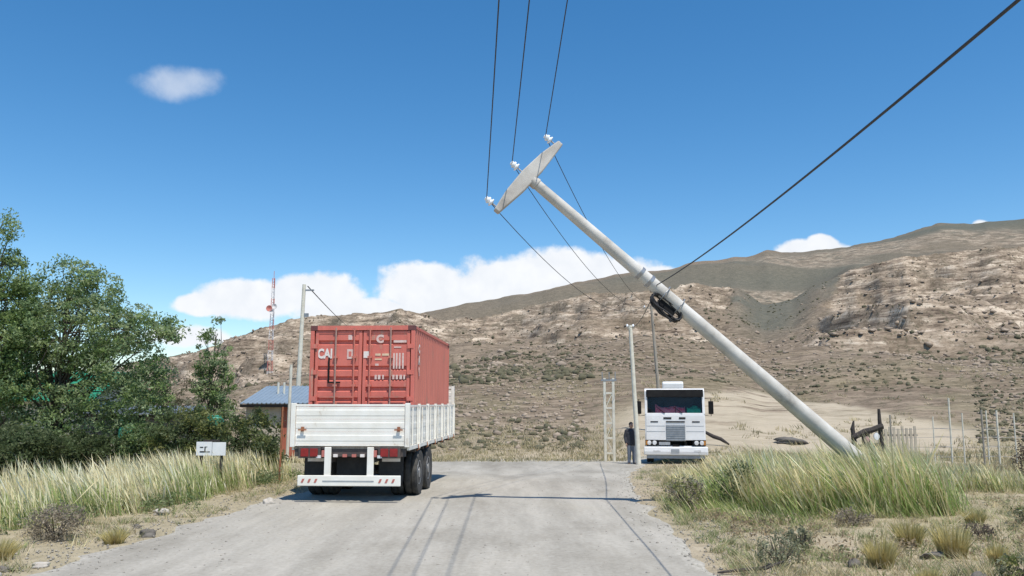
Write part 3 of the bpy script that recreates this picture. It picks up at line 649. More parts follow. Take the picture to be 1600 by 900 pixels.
for sgn in (-1, 1):
    xa, xb = sorted((sgn*.012, sgn*(CW-.115)))
    zt, zb = CH-.125, .14; y0 = .035; d = .05
    g0 = [zt-z for z in (.27, .86, 1.10, 1.34, 1.58, 1.95)]
    prof = [(y0, zb)]
    for gz_ in sorted(g0):
        prof += [(y0, gz_-.055), (y0+d, gz_-.03), (y0+d, gz_+.03), (y0, gz_+.055)]
    prof += [(y0, zt)]; prof += [(y0+.09, zt), (y0+.09, zb)]
    dr = MB().prism(prof, 'x', xa+.075, xb-.075).build('door', M['red'], K)
    MB().box(xa, xa+.075, .022, .12, zb, zt).build('door_edge', M['red'], dr, .006); MB().box(xb-.075, xb, .022, .12, zb, zt).build('door_edge', M['red'], dr, .006)
    MB().box(xa+.075, xb-.075, .024, .035, zt-.06, zt).box(xa+.075, xb-.075, .024, .035, zb, zb+.06).build('door_rim', M['red'], dr)
    for x in ((-.62, -.19) if sgn < 0 else (.18, .66)):
        MB().tube([(x, -.005, .06), (x, -.005, CH-.05)], .019, 8).build('lock_rod', M['redside'] if abs(x) < .3 else M['rod'], dr)
        for z in (.10, .45, 1.3, 1.95, CH-.09): MB().box(x-.05, x+.05, -.018, .03, z-.025, z+.025).build('rod_bracket', M['redside'], dr)
        MB().box(min(x, x+sgn*.34), max(x, x+sgn*.34), -.035, -.02, 1.02, 1.055).build('handle', M['redside'], dr)
    for z in (.4, 1.0, 1.6, 2.2):
        x = sgn*(CW-.10); MB().box(x-.07, x+.07, -.01, .03, z-.05, z+.05).build('hinge', M['red'], dr)
    if sgn < 0:
        lettering('CAI', .30, M['letter'], dr, (-.875, .026, CH-.66), FX, .012, sx=.72)
        MB().box(-.36, -.22, .024, .030, CH-.77, CH-.55).build('painted_mark', M['faded'], dr)
        MB().box(-.32, -.26, .0215, .0235, CH-.72, CH-.60).build('painted_mark', M['red'], dr)
        MB().box(-.34, -.25, .028, .032, CH-.33, CH-.22).build('painted_mark', M['faded'], dr)
        MB().box(-.79, -.755, -.004, .02, CH-1.30, CH-.74).box(-.79, -.50, -.004, .02, CH-1.33, CH-1.295).build('painted_bracket', M['black'], dr)
    else:
        lettering('C', .24, M['faded'], dr, (.40, .031, CH-.32), FX, .014)
        for a, b, z0, z1, m in ((.72, 1.02, .40, .345, 'faded'), (.73, .90, .52, .49, 'faded'), (.30, .42, .70, .65, 'yellow'), (.46, .62, .70, .65, 'yellow'), (.29, .45, .80, .765, 'yellow'), (.30, .38, .93, .88, 'faded')):
            MB().box(a, b, .026, .032, CH-z0, CH-z1).build('painted_line', M[m], dr)
        for x in (.735, .80, .87, .945): MB().box(x-.02, x+.018, .026, .032, CH-1.0, CH-.64).build('painted_line', M['faded'], dr)
        lettering('IU 0715', .15, M['faded'], dr, (.70, .031, CH-1.21), FX, .004) if False else None
        for x, w in ((.32, .05), (.40, .06), (.49, .04), (.73, .05), (.81, .05), (.90, .06), (.98, .04)): MB().box(x-w/2, x+w/2, .026, .032, CH-1.24, CH-1.14).build('painted_mark', M['faded'], dr)
        MB().box(.03, .155, .012, .021, CH-.75, CH-.60).build('data_plate', M['letter'], dr)
for k, ch in enumerate('CAI'): lettering(ch, .27, M['letter'], K, (CW-.004+.006, .62, CH-.52-.27*k), (R(90), 0, R(90)), .012)
# ------------------------------------------------------------------ white truck facing the camera
Q = thing('cab_over_truck', 'white cab-over truck facing the camera on the right verge behind the grass', 'truck', (6.62, 33.7, gz(6.6, 34)-.0), R(-9.5))
CWD = 1.2
body = MB().prism([(0, .62), (0, 1.95), (.10, 2.92), (.22, 3.02), (1.9, 3.02), (1.9, .62)], 'x', -CWD, CWD)
# hollow cab: floor, rear wall, roof, sides, front panel below the windscreen
cab = MB().box(-CWD, CWD, 1.84, 1.9, .62, 3.0).box(-CWD, CWD, .06, 1.9, .62, .72).prism([(.085, 2.78), (.10, 2.93), (.24, 3.03), (1.9, 3.03), (1.9, 2.95), (.26, 2.94), (.16, 2.78)], 'x', -CWD, CWD)
cab.prism([(0, .95), (-.0, 1.93), (.012, 2.04), (.09, 2.04), (.07, .95)], 'x', -CWD+.04, CWD-.04)
for sgn in (-1, 1):
    xa, xb = sorted((sgn*CWD, sgn*(CWD-.05)))
    cab.prism([(.02, .72), (.02, 2.0), (1.84, 2.0), (1.84, .72)], 'x', xa, xb)
    cab.prism([(.02, 2.0), (.10, 2.85), (.24, 2.95), (.24, 2.0)], 'x', xa, xb); cab.prism([(1.2, 2.0), (1.2, 2.95), (1.84, 2.95), (1.84, 2.0)], 'x', xa, xb)
    xc, xd = sorted((sgn*CWD, sgn*(CWD-.10))); cab.prism([(.005, 1.99), (.088, 2.86), (.15, 2.86), (.07, 1.99)], 'x', xc-.001, xd+.001)
    MB().prism([(.24, 2.0), (.24, 2.9), (1.2, 2.9), (1.2, 2.0)], 'x', sgn*(CWD-.03)-.004, sgn*(CWD-.03)+.004).build('side_window', M['darkglass'], Q)
cab.build('cab', M['cabwhite'], Q, .012)
MB().box(-CWD+.06, CWD-.06, .9, .95, .75, 2.9).build('cab_rear_lining', M['interior'], Q)
MB().box(-CWD+.06, CWD-.06, .10, .65, 1.86, 1.93).build('dashboard', M['interior'], Q)
MB().prism([(.035, 2.04), (.101, 2.79), (.109, 2.79), (.043, 2.04)], 'x', -CWD+.10, CWD-.10).build('windscreen', M['glass'], Q)
MB().prism([(.012, 2.69), (.058, 2.985), (.078, 2.985), (.03, 2.69)], 'x', -CWD+.07, CWD-.05).build('sun_visor', M['black'], Q)
for x in (-.45, .25): MB().tube([(x+.05, -.01, 2.03), (x-.3, .02, 2.30)], .014, 5).build('wiper', M['black'], Q)
MB().box(.03, .05, .024, .035, 2.04, 2.30).build('wiper', M['black'], Q)
gr = MB().box(-.37, .40, -.015, 0, .92, 1.58).build('grille', M['grille'], Q, .01)
for k in range(7): MB().box(-.35, .38, -.035, -.016, .95+k*.09, .985+k*.09).build('grille_bar', M['grille'], gr)
MB().box(-.36, .39, -.02, 0, 1.665, 1.715).build('air_slot', M['black'], Q)
for x in (-.83, .83): MB().box(x-.15, x+.15, -.012, .004, 1.665, 1.71).build('air_slot', M['black'], Q)
MB().box(-.46, -.14, -.014, 0, 1.80, 1.87).build('name_plate', M['black'], Q); MB().box(.16, .42, -.014, 0, 1.80, 1.87).build('name_plate', M['black'], Q)
for z in (1.30, 1.52): 
    for a, b in ((-CWD+.06, -.40), (.43, CWD-.06)): MB().box(a, b, -.006, .002, z-.008, z+.008).build('panel_seam', M['grille'], Q)
for sgn in (-1, 1):
    hl = MB().box(sgn*.94-.26, sgn*.94+.26, -.02, .05, .73, .96).build('headlight', M['black'], Q, .015)
    for dx in (-.11, .10): soft(MB().lathe([(.0, -.04), (.075, -.035), (.088, -.02)], 14, 'y', (sgn*.94+dx, 0, .845)).build('lamp_glass', M['lampwhite'], hl))
    MB().box(sgn*.94+sgn*.21-.04, sgn*.94+sgn*.21+.04, -.03, -.02, .76, .93).build('indicator', mat('amber_lens', (.5,.2,.03), None, 9, .3) if 'amber_lens' not in bpy.data.materials else bpy.data.materials['amber_lens'], hl)
MB().box(-.66, -.22, -.012, .05, .76, .88).build('step_grille', M['grille'], Q)
MB().box(-.12, .14, -.02, .02, .70, .78).build('tow_slot', M['black'], Q)
bu_ = MB().prism([(-.10, .36), (-.12, .50), (-.10, .69), (.15, .69), (.15, .36)], 'x', -1.27, 1.27).build('bumper', M['cabwhite'], Q, .03)
MB().box(-.19, .14, -.127, -.119, .46, .60).build('number_plate', M['grille'], bu_)
for x in (-.75, .85): MB().box(x-.14, x+.14, -.128, -.117, .50, .58).build('fog_lamp', M['lampwhite'], bu_, .01)
MB().box(-1.15, 1.15, -.04, .3, .22, .36).build('under_bumper', M['grille'], Q, .02)
rd = MB().prism([(.25, 3.035), (.22, 3.26), (.35, 3.32), (1.1, 3.32), (1.2, 3.035)], 'x', -.46, .38).build('roof_unit', M['cabwhite'], Q, .04)
for sgn in (-1, 1):
    MB().tube([(sgn*1.19, .12, 2.62), (sgn*1.44, .0, 2.60), (sgn*1.44, .0, 1.92), (sgn*1.19, .1, 1.95)], .014, 6).build('mirror_arm', M['black'], Q)
    mi = MB().box(sgn*1.44-.10, sgn*1.44+.10, -.03, .07, 2.0, 2.52).build('mirror', M['black'], Q, .03)
for y, xs in ((.95, (1.02,)), (4.6, (1.02, .72)), (5.9, (1.02, .72))):
    for sgn in (-1, 1):
        for x in xs: wheel(Q, sgn*x, y, .5, .29, sgn)
for x in (-.42, .42): MB().box(x-.05, x+.05, .4, 7.4, .72, .92).build('chassis_rail', M['chassis'], Q)
MB().box(-1.2, 1.2, 2.15, 7.6, 1.08, 1.2).box(-1.2, 1.2, 2.15, 2.22, 1.2, 2.0).build('flatbed', M['wood'], Q)
for sgn in (-1, 1):
    arch = MB().prism([(.42, .62), (.5, .95), (.75, 1.12), (1.15, 1.12), (1.4, .95), (1.48, .62), (1.55, .62), (1.45, 1.0), (1.18, 1.18), (.72, 1.18), (.44, 1.0), (.35, .62)], 'x', sgn*1.2-.012, sgn*1.2+.012).build('wheel_arch', M['black'], Q)
qr = Q.rotation_euler[2]
def on_truck(x, y, z): return (Q.location[0]+math.cos(qr)*x-math.sin(qr)*y, Q.location[1]+math.sin(qr)*x+math.cos(qr)*y, Q.location[2]+z)
def cloth(name, label, x0, x1, y0, y1, z, h, m, seed):
    n = 22; k = 8; xs = np.linspace(x0, x1, n); v = []
    for i in range(n):
        for j in range(k):
            yy_ = y0+(y1-y0)*j/(k-1); e = math.sin(math.pi*(j+.5)/k)
            v.append((xs[i], yy_, h*e*(.45+.9*float(fbm(xs[i]*4, yy_*6, seed, 3)))))
    v += [(p[0], p[1], 0) for p in v]; N = n*k
    f = [(i*k+j, (i+1)*k+j, (i+1)*k+j+1, i*k+j+1) for i in range(n-1) for j in range(k-1)]
    f += [tuple(N+a for a in q[::-1]) for q in f]
    b_ = [i*k for i in range(n)] + [(n-1)*k+j for j in range(1, k)] + [i*k+k-1 for i in range(n-2, -1, -1)] + [j for j in range(k-2, 0, -1)]
    f += [(b_[i], N+b_[i], N+b_[(i+1) % len(b_)], b_[(i+1) % len(b_)]) for i in range(len(b_))]
    o = MB().add(v, f).build(name, m, smooth_=True); o.location = on_truck(0, 0, z); o.rotation_euler = (0, 0, qr); return tag(o, label, 'cloth')
cloth('dashboard_cloth', 'crumpled red cloth along the dashboard behind the truck windscreen', -.78, .42, .085, .62, 1.935, .40, M['redcloth'], 3)
cloth('dashboard_cloth', 'bright green cloth at the right end of the truck dashboard', .50, 1.05, .085, .62, 1.935, .42, M['greencloth'], 5)

# ------------------------------------------------------------------ person by the slim pole
PX_, PY_ = 4.86, 33.9; PZ = gz(PX_, PY_)
person = None
def body_mesh(name, segs, balls, m, parent, vox=.014):
    mb = MB()
    for (pts, rad) in segs:
        mb.tube(pts, rad, 12)
    o_bm = bmesh.new(); me = bpy.data.meshes.new(name); me.from_pydata(mb.v, [], mb.f); o_bm.from_mesh(me)
    for (c, r, sc_) in balls:
        mt = Matrix.Translation(c) @ Matrix.Diagonal((*sc_, 1)); bmesh.ops.create_icosphere(o_bm, subdivisions=3, radius=r, matrix=mt)
    bmesh.ops.recalc_face_normals(o_bm, faces=o_bm.faces); o_bm.to_mesh(me); o_bm.free()
    me.materials.append(m); o = bpy.data.objects.new(name, me); COL.objects.link(o); o.parent = parent
    r_ = o.modifiers.new('fuse', 'REMESH'); r_.mode = 'VOXEL'; r_.voxel_size = vox; r_.use_smooth_shade = True
    s = o.modifiers.new('smooth', 'SMOOTH'); s.factor = .5; s.iterations = 4
    return o
segs = [([(0, 0, .84), (0, .0, 1.0), (0, .01, 1.2), (0, .02, 1.38)], [.13, .13, .14, .13]), ([(0, .02, 1.38), (0, .0, 1.52)], [.07, .055])]
balls = [((0, -.01, 1.60), .105, (.80, .95, 1.12)), ((0, -.10, 1.585), .02, (.8, 1.1, 1.5)), ((-.082, 0, 1.59), .028, (.5, .8, 1.2)), ((.082, 0, 1.59), .028, (.5, .8, 1.2)), ((0, -.055, 1.52), .05, (1, .8, .7))]
for s in (-1, 1):
    segs.append(([(s*.09, 0, .90), (s*.10, -.01, .48), (s*.11, .02, .08)], [.085, .056, .04]))
    segs.append(([(s*.11, .03, .05), (s*.125, -.14, .035)], [.045, .035]))
    hx, hy, hz = s*.235, -.06, .83
    segs.append(([(s*.17, .02, 1.40), (s*.235, .04, 1.13), (hx, hy, hz+.05)], [.06, .046, .03]))
    balls.append(((hx, hy-.01, hz), .045, (.45, .8, 1.0)))
    for k in range(4): segs.append(([(hx, hy-.035+.02*k, hz-.03), (hx-s*.004, hy-.038+.02*k, hz-.075), (hx-s*.018, hy-.034+.02*k, hz-.11+.012*abs(k-1.5))], [.011, .010, .008]))
    segs.append(([(hx-s*.005, hy-.035, hz+.02), (hx-s*.02, hy-.06, hz-.03)], [.012, .009]))
person = body_mesh('person', segs, balls, M['skin'], None, .012)
person.location = (PX_, PY_, PZ); person.rotation_euler = (0, 0, R(12))
tag(person, 'person in dark jacket and grey-blue jeans standing left of the white truck', 'person')
seg = [([(0, .005, .80), (0, .0, .95), (0, .01, 1.2), (0, .02, 1.38), (0, .02, 1.47)], [.165, .17, .18, .165, .085])]
for s in (-1, 1):
    seg.append(([(s*.12, .02, 1.40), (s*.19, .025, 1.38), (s*.255, .04, 1.13), (s*.245, -.05, .88)], [.09, .085, .064, .05]))
    seg.append(([(s*.09, .005, .80), (s*.09, .005, 1.3)], [.12, .12]))
body_mesh('jacket', seg, [], M['jacket'], person, .02)
seg = []
for s in (-1, 1): seg.append(([(s*.085, 0, .88), (s*.10, -.01, .48), (s*.11, .02, .09)], [.115, .078, .062]))
body_mesh('trousers', seg, [((0, 0, .87), .15, (1.1, .85, .8))], M['jeans'], person, .02)
for s in (-1, 1): body_mesh('shoe', [([(s*.11, .05, .05), (s*.122, -.08, .045), (s*.13, -.17, .035)], [.055, .052, .038])], [], M['shoe'], person, .014)
body_mesh('hair', [], [((0, .012, 1.635), .105, (.86, .98, 1.0)), ((0, .05, 1.58), .08, (.95, .7, 1))], M['hair'], person, .012)
for s in (-1, 1): MB().rock((s*.034, -.098, 1.615), .010, 1, 0, (1, .6, .7)).build('eye', M['black'], person)

# ------------------------------------------------------------------ the leaning concrete pole
PB = Vector((8.30, 17.55, 0)); PT = Vector((.40, 16.42, 6.66))
P = thing('leaning_pole', 'pale concrete power pole leaning far over the road with a tapered crossarm', 'pole', PB)
ax = (PT-PB).normalized(); Lp = (PT-PB).length
def onp(t): return (PT-PB)*float(t)
soft(MB().tube([-ax*.6]+[onp(t) for t in np.linspace(0, 1, 12)], [.196]+[.19-.083*t for t in np.linspace(0, 1, 12)], 24).build('shaft', M['concrete'], P))
top = PT-PB
adir = (Vector((.909, 16.55, 7.631))-Vector((-.419, 16.30, 6.116))).normalized()      # along the crossarm
nrm = adir.cross(ax).normalized(); 
if nrm.y > 0: nrm = -nrm                                               # towards the road behind
Mx = Matrix((( adir.x, ax.x, nrm.x, 0), (adir.y, ax.y, nrm.y, 0), (adir.z, ax.z, nrm.z, 0), (0, 0, 0, 1)))
def arm_pt(a, u, w): return top + adir*a + ax*u + nrm*w
HA = 1.01
prof = [(-HA, .02), (-HA, .14), (-.55, .225), (0, .26), (.55, .225), (HA, .14), (HA, .02), (.3, -.05), (-.3, -.05)]
mb = MB(); vs = [arm_pt(a, u, -.11) for a, u in prof] + [arm_pt(a, u, .11) for a, u in prof]; n = len(prof)
mb.add(vs, [(k, (k+1) % n, n+(k+1) % n, n+k) for k in range(n)] + [tuple(range(n))[::-1], tuple(range(n, 2*n))])
mb.build('crossarm', M['arm'], P, .02)
INS = []
for a, ext in ((-.93, .15), (0.0, .27), (.93, .15)):
    b0 = arm_pt(a, ext-.02, .0); d = (ax*.9+adir*-.15*0).normalized()
    ins = MB().tube([b0, b0+d*.20], .016, 8).build('insulator_pin', M['steel'], P)
    mb = MB(); q = Matrix.Translation(b0+d*.12) @ d.to_track_quat('Z', 'Y').to_matrix().to_4x4()
    t_ = MB().lathe([(.03, 0), (.085, .02), (.085, .045), (.05, .06), (.05, .075), (.075, .09), (.072, .125), (.045, .14), (.05, .17), (.03, .185)], 16)
    mb.add([q @ Vector(v) for v in t_.v], t_.f); soft(mb.build('insulator', M['porcelain'], ins))
    INS.append(PB+b0+d*.275)
for t in (.69, .715): 
    c = onp(t); soft(MB().tube([c-ax*.035, c+ax*.035], .19-.083*t+.012, 20).build('clamp_band', M['steel'], P))
soft(MB().tube([onp(.985), onp(.999)], .125, 20).build('collar', M['arm'], P))
# coil of cable under the pole
side = -Vector((0, 0, 1)); side = (side-ax*side.dot(ax)).normalized()
cc_ = PB+onp(.632)+side*.20
coil = thing('cable_coil', 'black coil of spare cable strapped under the middle of the leaning pole', 'cable coil', cc_)
for k in range(9):
    pts = []; ra = .36+.03*random.random(); rb = .12+.03*random.random(); ph = random.random()*.3; ofs = Vector((0, 1, 0))*(-.09+.022*k) + side*random.uniform(-.02, .04)
    for j in range(25):
        t = 2*math.pi*j/24; pts.append(ax*math.cos(t+ph)*ra + side*math.sin(t+ph)*rb + ofs + side*.03*math.sin(3*t+k))
    MB().tube(pts, .019, 6, False).build('loop', M['wire'], coil, smooth_=True)
cl_ = MB().box(-.22, .22, -.06, .06, -.07, .07, Matrix((( ax.x, 0, side.x, 0), (ax.y, 1, side.y, 0), (ax.z, 0, side.z, 0), (0,0,0,1)))).build('splice_box', M['black'], coil, .02)
for a in (-.2, .2):
    pts = [ax*a - side*.2 + (side*math.cos(t)*.19+Vector((0, 1, 0))*math.sin(t)*.19) for t in [math.pi*j/9.5 for j in range(20)]]
    MB().tube(pts, .012, 5, False).build('strap', M['steel'], coil)

# ------------------------------------------------------------------ other poles
def simple_pole(name, label, base, topv, r0, r1, m, arm=None, group=None):
    t = thing(name, label, 'pole', base, 0, group); b_ = Vector(base)
    soft(MB().tube([(0, 0, -.4), Vector(topv)-b_], [r0, r1], 12).build('shaft', m, t))
    tv = Vector(topv)-b_
    if arm:
        MB().box(tv.x-arm, tv.x+arm, tv.y-.04, tv.y+.04, tv.z-.16, tv.z-.08).build('crossarm', M['wood'], t)
        for x in (-arm*.85, arm*.85): soft(MB().lathe([(.02, 0), (.045, .03), (.04, .1), (.02, .12)], 8, 'z', (tv.x+x, tv.y, tv.z-.08)).build('insulator', M['porcelain'], t))
    return t
S1 = (5.10, 33.5, gz(5.1, 33.5)); S1T = (4.85, 33.5, 5.27)
simple_pole('utility_pole', 'slim pale pole beside the standing person left of the white truck', S1, S1T, .10, .075, M['palepost'], .14)
S2 = (9.05, 50, gz(9.05, 50)); S2T = (8.56, 50, 8.0)
simple_pole('utility_pole', 'thin grey pole rising behind the white truck roof', S2, S2T, .12, .075, M['wood'], .5)
S3 = (-11.75, 45, gz(-11.7, 45)); S3T = (-11.53, 45, 8.62)
p3 = simple_pole('utility_pole', 'pale concrete pole rising just left of the red container', S3, S3T, .15, .10, M['palepost'])
MB().box(-.02, .34, -.06, .06, 7.55, 7.75, Matrix.Translation((.17, 0, 0))).build('bracket', M['steel'], p3); MB().box(-.10, .55, -.05, .05, 8.7, 8.78, Matrix.Translation((.22, 0, .3))).build('crossarm', M['steel'], p3)
S4 = (-7.55, 28, gz(-7.5, 28)); simple_pole('post', 'thin white post just left of the trailer tailgate', S4, (-7.52, 28, 3.4), .055, .05, M['palepost'])['category'] = 'post'
S5 = (-6.20, 22.3, gz(-6.2, 22.3)); st5 = simple_pole('stake', 'thin rusty orange stake at the left road edge beside the trailer', S5, (-6.17, 22.3, 2.0), .028, .025, M['rust']); st5['category'] = 'stake'

# lattice post of two pale legs
lp = thing('lattice_post', 'white lattice post of two legs with rungs left of the standing person', 'lattice post', (4.46, 38, gz(4.46, 38)-.1))
zt = 3.25-lp.location[2]
for x in (-.20, .20): MB().box(x-.055, x+.055, -.05, .05, 0, zt).build('leg', M['palepost'], lp)
for k in range(5): 
    z = .55+k*.68; MB().box(-.14, .14, -.035, .035, z, z+.08).build('rung', M['palepost'], lp)
for k in range(4):
    z = .63+k*.68; s = 1 if k % 2 else -1; MB().tube([(-.14*s, .0, z), (.14*s, .0, z+.6)], .022, 5).build('brace', M['palepost'], lp)
MB().box(-.35, .35, -.065, .065, zt-.14, zt-.06).build('crossarm', M['steel'], lp)
for x in (-.3, .02, .3): MB().tube([(x, 0, zt-.06), (x, 0, zt+.28)], .022, 6).build('pin', M['steel'], lp)

# red and white mast far on the left
mx_, my_ = -52.9, 180; mz = gz(mx_, my_)
tw = thing('radio_mast', 'slender red and white lattice radio mast far behind the blue roofed shed', 'mast', (mx_, my_, mz-1))
zt = 29.6-mz+1; nsec = 10
for k in range(nsec):
    z0, z1 = zt*k/nsec, zt*(k+1)/nsec; w = .62-.036*k; mb = MB(); w2 = .62-.036*(k+1)
    cs = [(-1, -.58), (1, -.58), (0, 1.15)]
    for a, b_ in cs: mb.tube([(a*w, b_*w, z0), (a*w2, b_*w2, z1)], .065, 5)
    for j in range(4):
        za = z0+(z1-z0)*j/4; zb = z0+(z1-z0)*(j+1)/4; wa = w+(w2-w)*j/4; wb = w+(w2-w)*(j+1)/4
        for i in range(3):
            p, q = cs[i], cs[(i+1) % 3]
            if j % 2: p, q = q, p
            mb.tube([(p[0]*wa, p[1]*wa, za), (q[0]*wb, q[1]*wb, zb)], .032, 4)
    mb.build('mast_section', M['towerred'] if k % 2 else M['towerwhite'], tw)
for z, dx, r in ((.70, -.5, .7), (.72, .6, .6), (.67, .1, .55)):
    soft(MB().lathe([(.05, .25), (r*.6, .12), (r, -.05), (r*.95, -.12), (.05, .1)], 14, 'y', (dx, -.9, zt*z)).build('dish', M['towerred'] if dx < 0 else M['towerwhite'], tw))
MB().tube([(0, 0, zt-.1), (0, 0, zt+1.6)], .06, 5).build('tip', M['towerred'], tw)

# ------------------------------------------------------------------ wires
def curve(pts, n=26):
    """smooth path through spans given as (A, B, sag)"""
    out = []
    for (a, b_, s) in pts:
        a = Vector(a); b_ = Vector(b_)
        for k in range(n+1):
            t = k/n
            if out and k == 0: continue
            p = a.lerp(b_, t); p.z -= 4*s*t*(1-t); out.append(p)
    return out
def wire(label, spans, r, group, cat='wire', name='overhead_wire'):
    o = MB().tube(curve(spans), r, 6).build(name, M['wire'], smooth_=True); return tag(o, label, cat, group)
NEAR = [Vector((-.164, 9.4, 6.97)), Vector((.227, 10.4, 7.49)), Vector((.838, 11.8, 8.21))]
for k, (lab) in enumerate(('lower left power wire tied to the lowest insulator of the leaning pole', 'middle power wire tied to the middle insulator of the leaning pole', 'right power wire tied to the topmost insulator of the leaning pole')):
    i = INS[k]; d = NEAR[k]-i; e = i+d*((16.4+30)/(16.4-NEAR[k].y)); e.z += 1.3
    wire(lab, [(e, i, .55), (i, Vector(S2T)+Vector(((k-1)*.42, 0, .06)), 1.15)], .009, 'power wires on the leaning pole')
# telecom cable: passes right of the camera, hangs on the coil, goes on to the slim pole
c0 = PB+onp(.675)-Vector((0, .2, 0)); 
n0 = Vector((2.69, 4.1, 4.22)); d = n0-c0; far_ = c0+d*2.6; far_.z += .9
wire('thick black telephone cable from the coil on the leaning pole to the upper right', [(far_, n0, .05), (n0, c0, .10), (c0, Vector(S1T)-Vector((0, .1, .1)), .25)], .0105, None, 'cable', 'telephone_cable')
e = Vector((-19.5, 262, gz(-19.5, 262)-.1+.0)); e = Vector((-47, 255, gz(-47, 255)))
wire('thin dark wire sloping down to the right from the pale pole left of the container', [(Vector(S3T)+Vector((.2, 0, -.1)), e, 1.0)], .03, None)
# ------------------------------------------------------------------ buildings on the left
def building(name, label, loc, rz=0): return thing(name, label, 'building', loc, rz)
def sheet_roof(name, par, x0, x1, y0, z0, y1, z1, m, pitch=.22, t=.04):
    """sloping corrugated sheet, ridges running up the slope"""
    n = int((x1-x0)/pitch); pts = []
    for k in range(n):
        x = x0+k*pitch; pts += [(x, 0), (x+pitch*.55, 0), (x+pitch*.68, .035), (x+pitch*.87, .035)]
    pts.append((x0+n*pitch, 0)); N = len(pts)
    v = [(p[0], y0, z0+p[1]) for p in pts] + [(p[0], y1, z1+p[1]) for p in pts] + [(p[0], y0, z0+p[1]-t) for p in pts] + [(p[0], y1, z1+p[1]-t) for p in pts]
    f = []
    for k in range(N-1):
        f += [(k, k+1, N+k+1, N+k), (2*N+k+1, 2*N+k, 3*N+k, 3*N+k+1), (k+1, k, 2*N+k, 2*N+k+1), (N+k, N+k+1, 3*N+k+1, 3*N+k)]
    f += [(0, N, 3*N, 2*N), (N-1, 2*N+N-1, 3*N+N-1, 2*N-1)]
    return MB().add(v, f).build(name, m, par)
gl = gz(-19, 33)
H = building('house', 'cream house with a green sheet roof half hidden behind the left trees', (-19.6, 33, gl))
def wall(par, x0, x1, y0, y1, z1, m, holes=(), name='wall'):
    """front wall (at y0) with openings, plus sides and back"""
    mb = MB(); xs = x0
    for (a, b_, c, d) in sorted(holes):
        mb.box(xs, a, y0, y0+.18, -.3, z1); mb.box(a, b_, y0, y0+.18, -.3, c); mb.box(a, b_, y0, y0+.18, d, z1); xs = b_
    mb.box(xs, x1, y0, y0+.18, -.3, z1); mb.box(x0, x0+.18, y0+.18, y1, -.3, z1-.002); mb.box(x1-.18, x1, y0+.18, y1, -.3, z1-.002); mb.box(x0+.18, x1-.18, y1-.18, y1, -.3, z1-.002)
    return mb.build(name, m, par)
wall(H, -4.2, 2.35, 0, 5, 2.55, M['cream'], [(-3.2, -2.2, .9, 2.0), (-.9, .1, .9, 2.0), (1.0, 1.75, 0, 2.05)])
sheet_roof('roof', H, -4.6, 3.2, -.5, 2.55, 2.5, 3.75, M['greenroof']); sheet_roof('roof', H, -4.6, 3.2, 5.5, 2.55, 2.5, 3.75, M['greenroof'])
for a, b_ in ((-3.2, -2.2), (-.9, .1)):
    w = MB().box(a, b_, .02, .08, .9, .96).box(a, b_, .02, .08, 1.94, 2.0).box(a, a+.06, .02, .08, .96, 1.94).box(b_-.06, b_, .02, .08, .96, 1.94).box((a+b_)/2-.025, (a+b_)/2+.025, .02, .08, .96, 1.94).build('window', M['palepost'], H)
    MB().box(a+.06, b_-.06, .045, .055, .96, 1.94).build('pane', M['darkglass'], w); MB().box(a-.08, b_+.08, -.08, .0, .84, .9).build('sill', M['beige'], w)
dd = MB().box(1.0, 1.75, .06, .11, 0, 2.05).build('door', M['darkwood'], H); MB().box(1.1, 1.14, .02, .06, .95, 1.1).build('handle', M['steel'], dd)
for x in (-4.2, 2.35): MB().prism([(.0, 2.55), (5, 2.55), (2.5, 3.68)], 'x', x-.09+(.09 if x < 0 else -.09), x+.09+(.09 if x < 0 else -.09)).build('gable', M['cream'], H)
B2 = building('lean_to', 'low dark grey boarded lean-to between the cream house and the blue roofed shed', (-14.9, 32.5, gl))
mb_w = MB().box(-2.0, 1.9, 3.0, 3.1, -.2, 2.15).box(-2.0, -1.9, 0, 3, -.2, 2.0).box(1.8, 1.9, 0, 3, -.2, 2.0).build('wall', M['greywall'], B2)
for k in range(9):
    x = -1.9+k*.42
    if k in (3, 4, 5): continue
    MB().box(x, x+.40, -.02, .02, -.1, 1.92+.02*(k % 3)).build('board', M['greywall'], B2)
sheet_roof('roof', B2, -2.2, 2.1, -.35, 2.02, 3.3, 2.3, M['steel'])
for x in (-.66, .62): MB().box(x-.06, x+.06, -.05, .05, -.2, 1.98).build('post', M['wood'], B2)
gs = gz(-11, 40)
B3 = building('shed', 'small beige shed with a blue-grey sheet roof left of the red container', (-11.4, 40, gs)); h0 = -gs
wall(B3, -1.55, 2.3, .35, 4, 2.1+h0, M['beige'], [(.15, .95, 0, 1.95+h0), (-1.1, -.45, 1.0+h0, 1.6+h0)])
sheet_roof('roof', B3, -1.75, 2.5, 0, 2.10+h0, 4.2, 3.0+h0, M['blueroof'])
MB().box(-1.75, 2.5, .0, .05, 1.90+h0, 2.045+h0).build('eave_shade_strip', M['black'], B3)  # black strip standing in for the shadow under the roof edge
dd = MB().box(.15, .95, .40, .46, 0, 1.95+h0).build('door', M['brickred'], B3); MB().box(.82, .88, .36, .40, 1.0, 1.12).build('handle', M['steel'], dd)
for k in range(4): MB().box(.17+.195*k, .35+.195*k, .385, .40, .05, 1.9+h0).build('plank', M['brickred'], dd)
w = MB().box(-1.1, -.45, .40, .44, 1.0+h0, 1.05+h0).box(-1.1, -.45, .40, .44, 1.55+h0, 1.6+h0).box(-1.1, -1.05, .402, .438, 1.05+h0, 1.55+h0).box(-.5, -.45, .402, .438, 1.05+h0, 1.55+h0).build('window', M['palepost'], B3); MB().box(-1.1, -.45, .45, .46, 1.05+h0, 1.55+h0).build('pane', M['darkglass'], w)
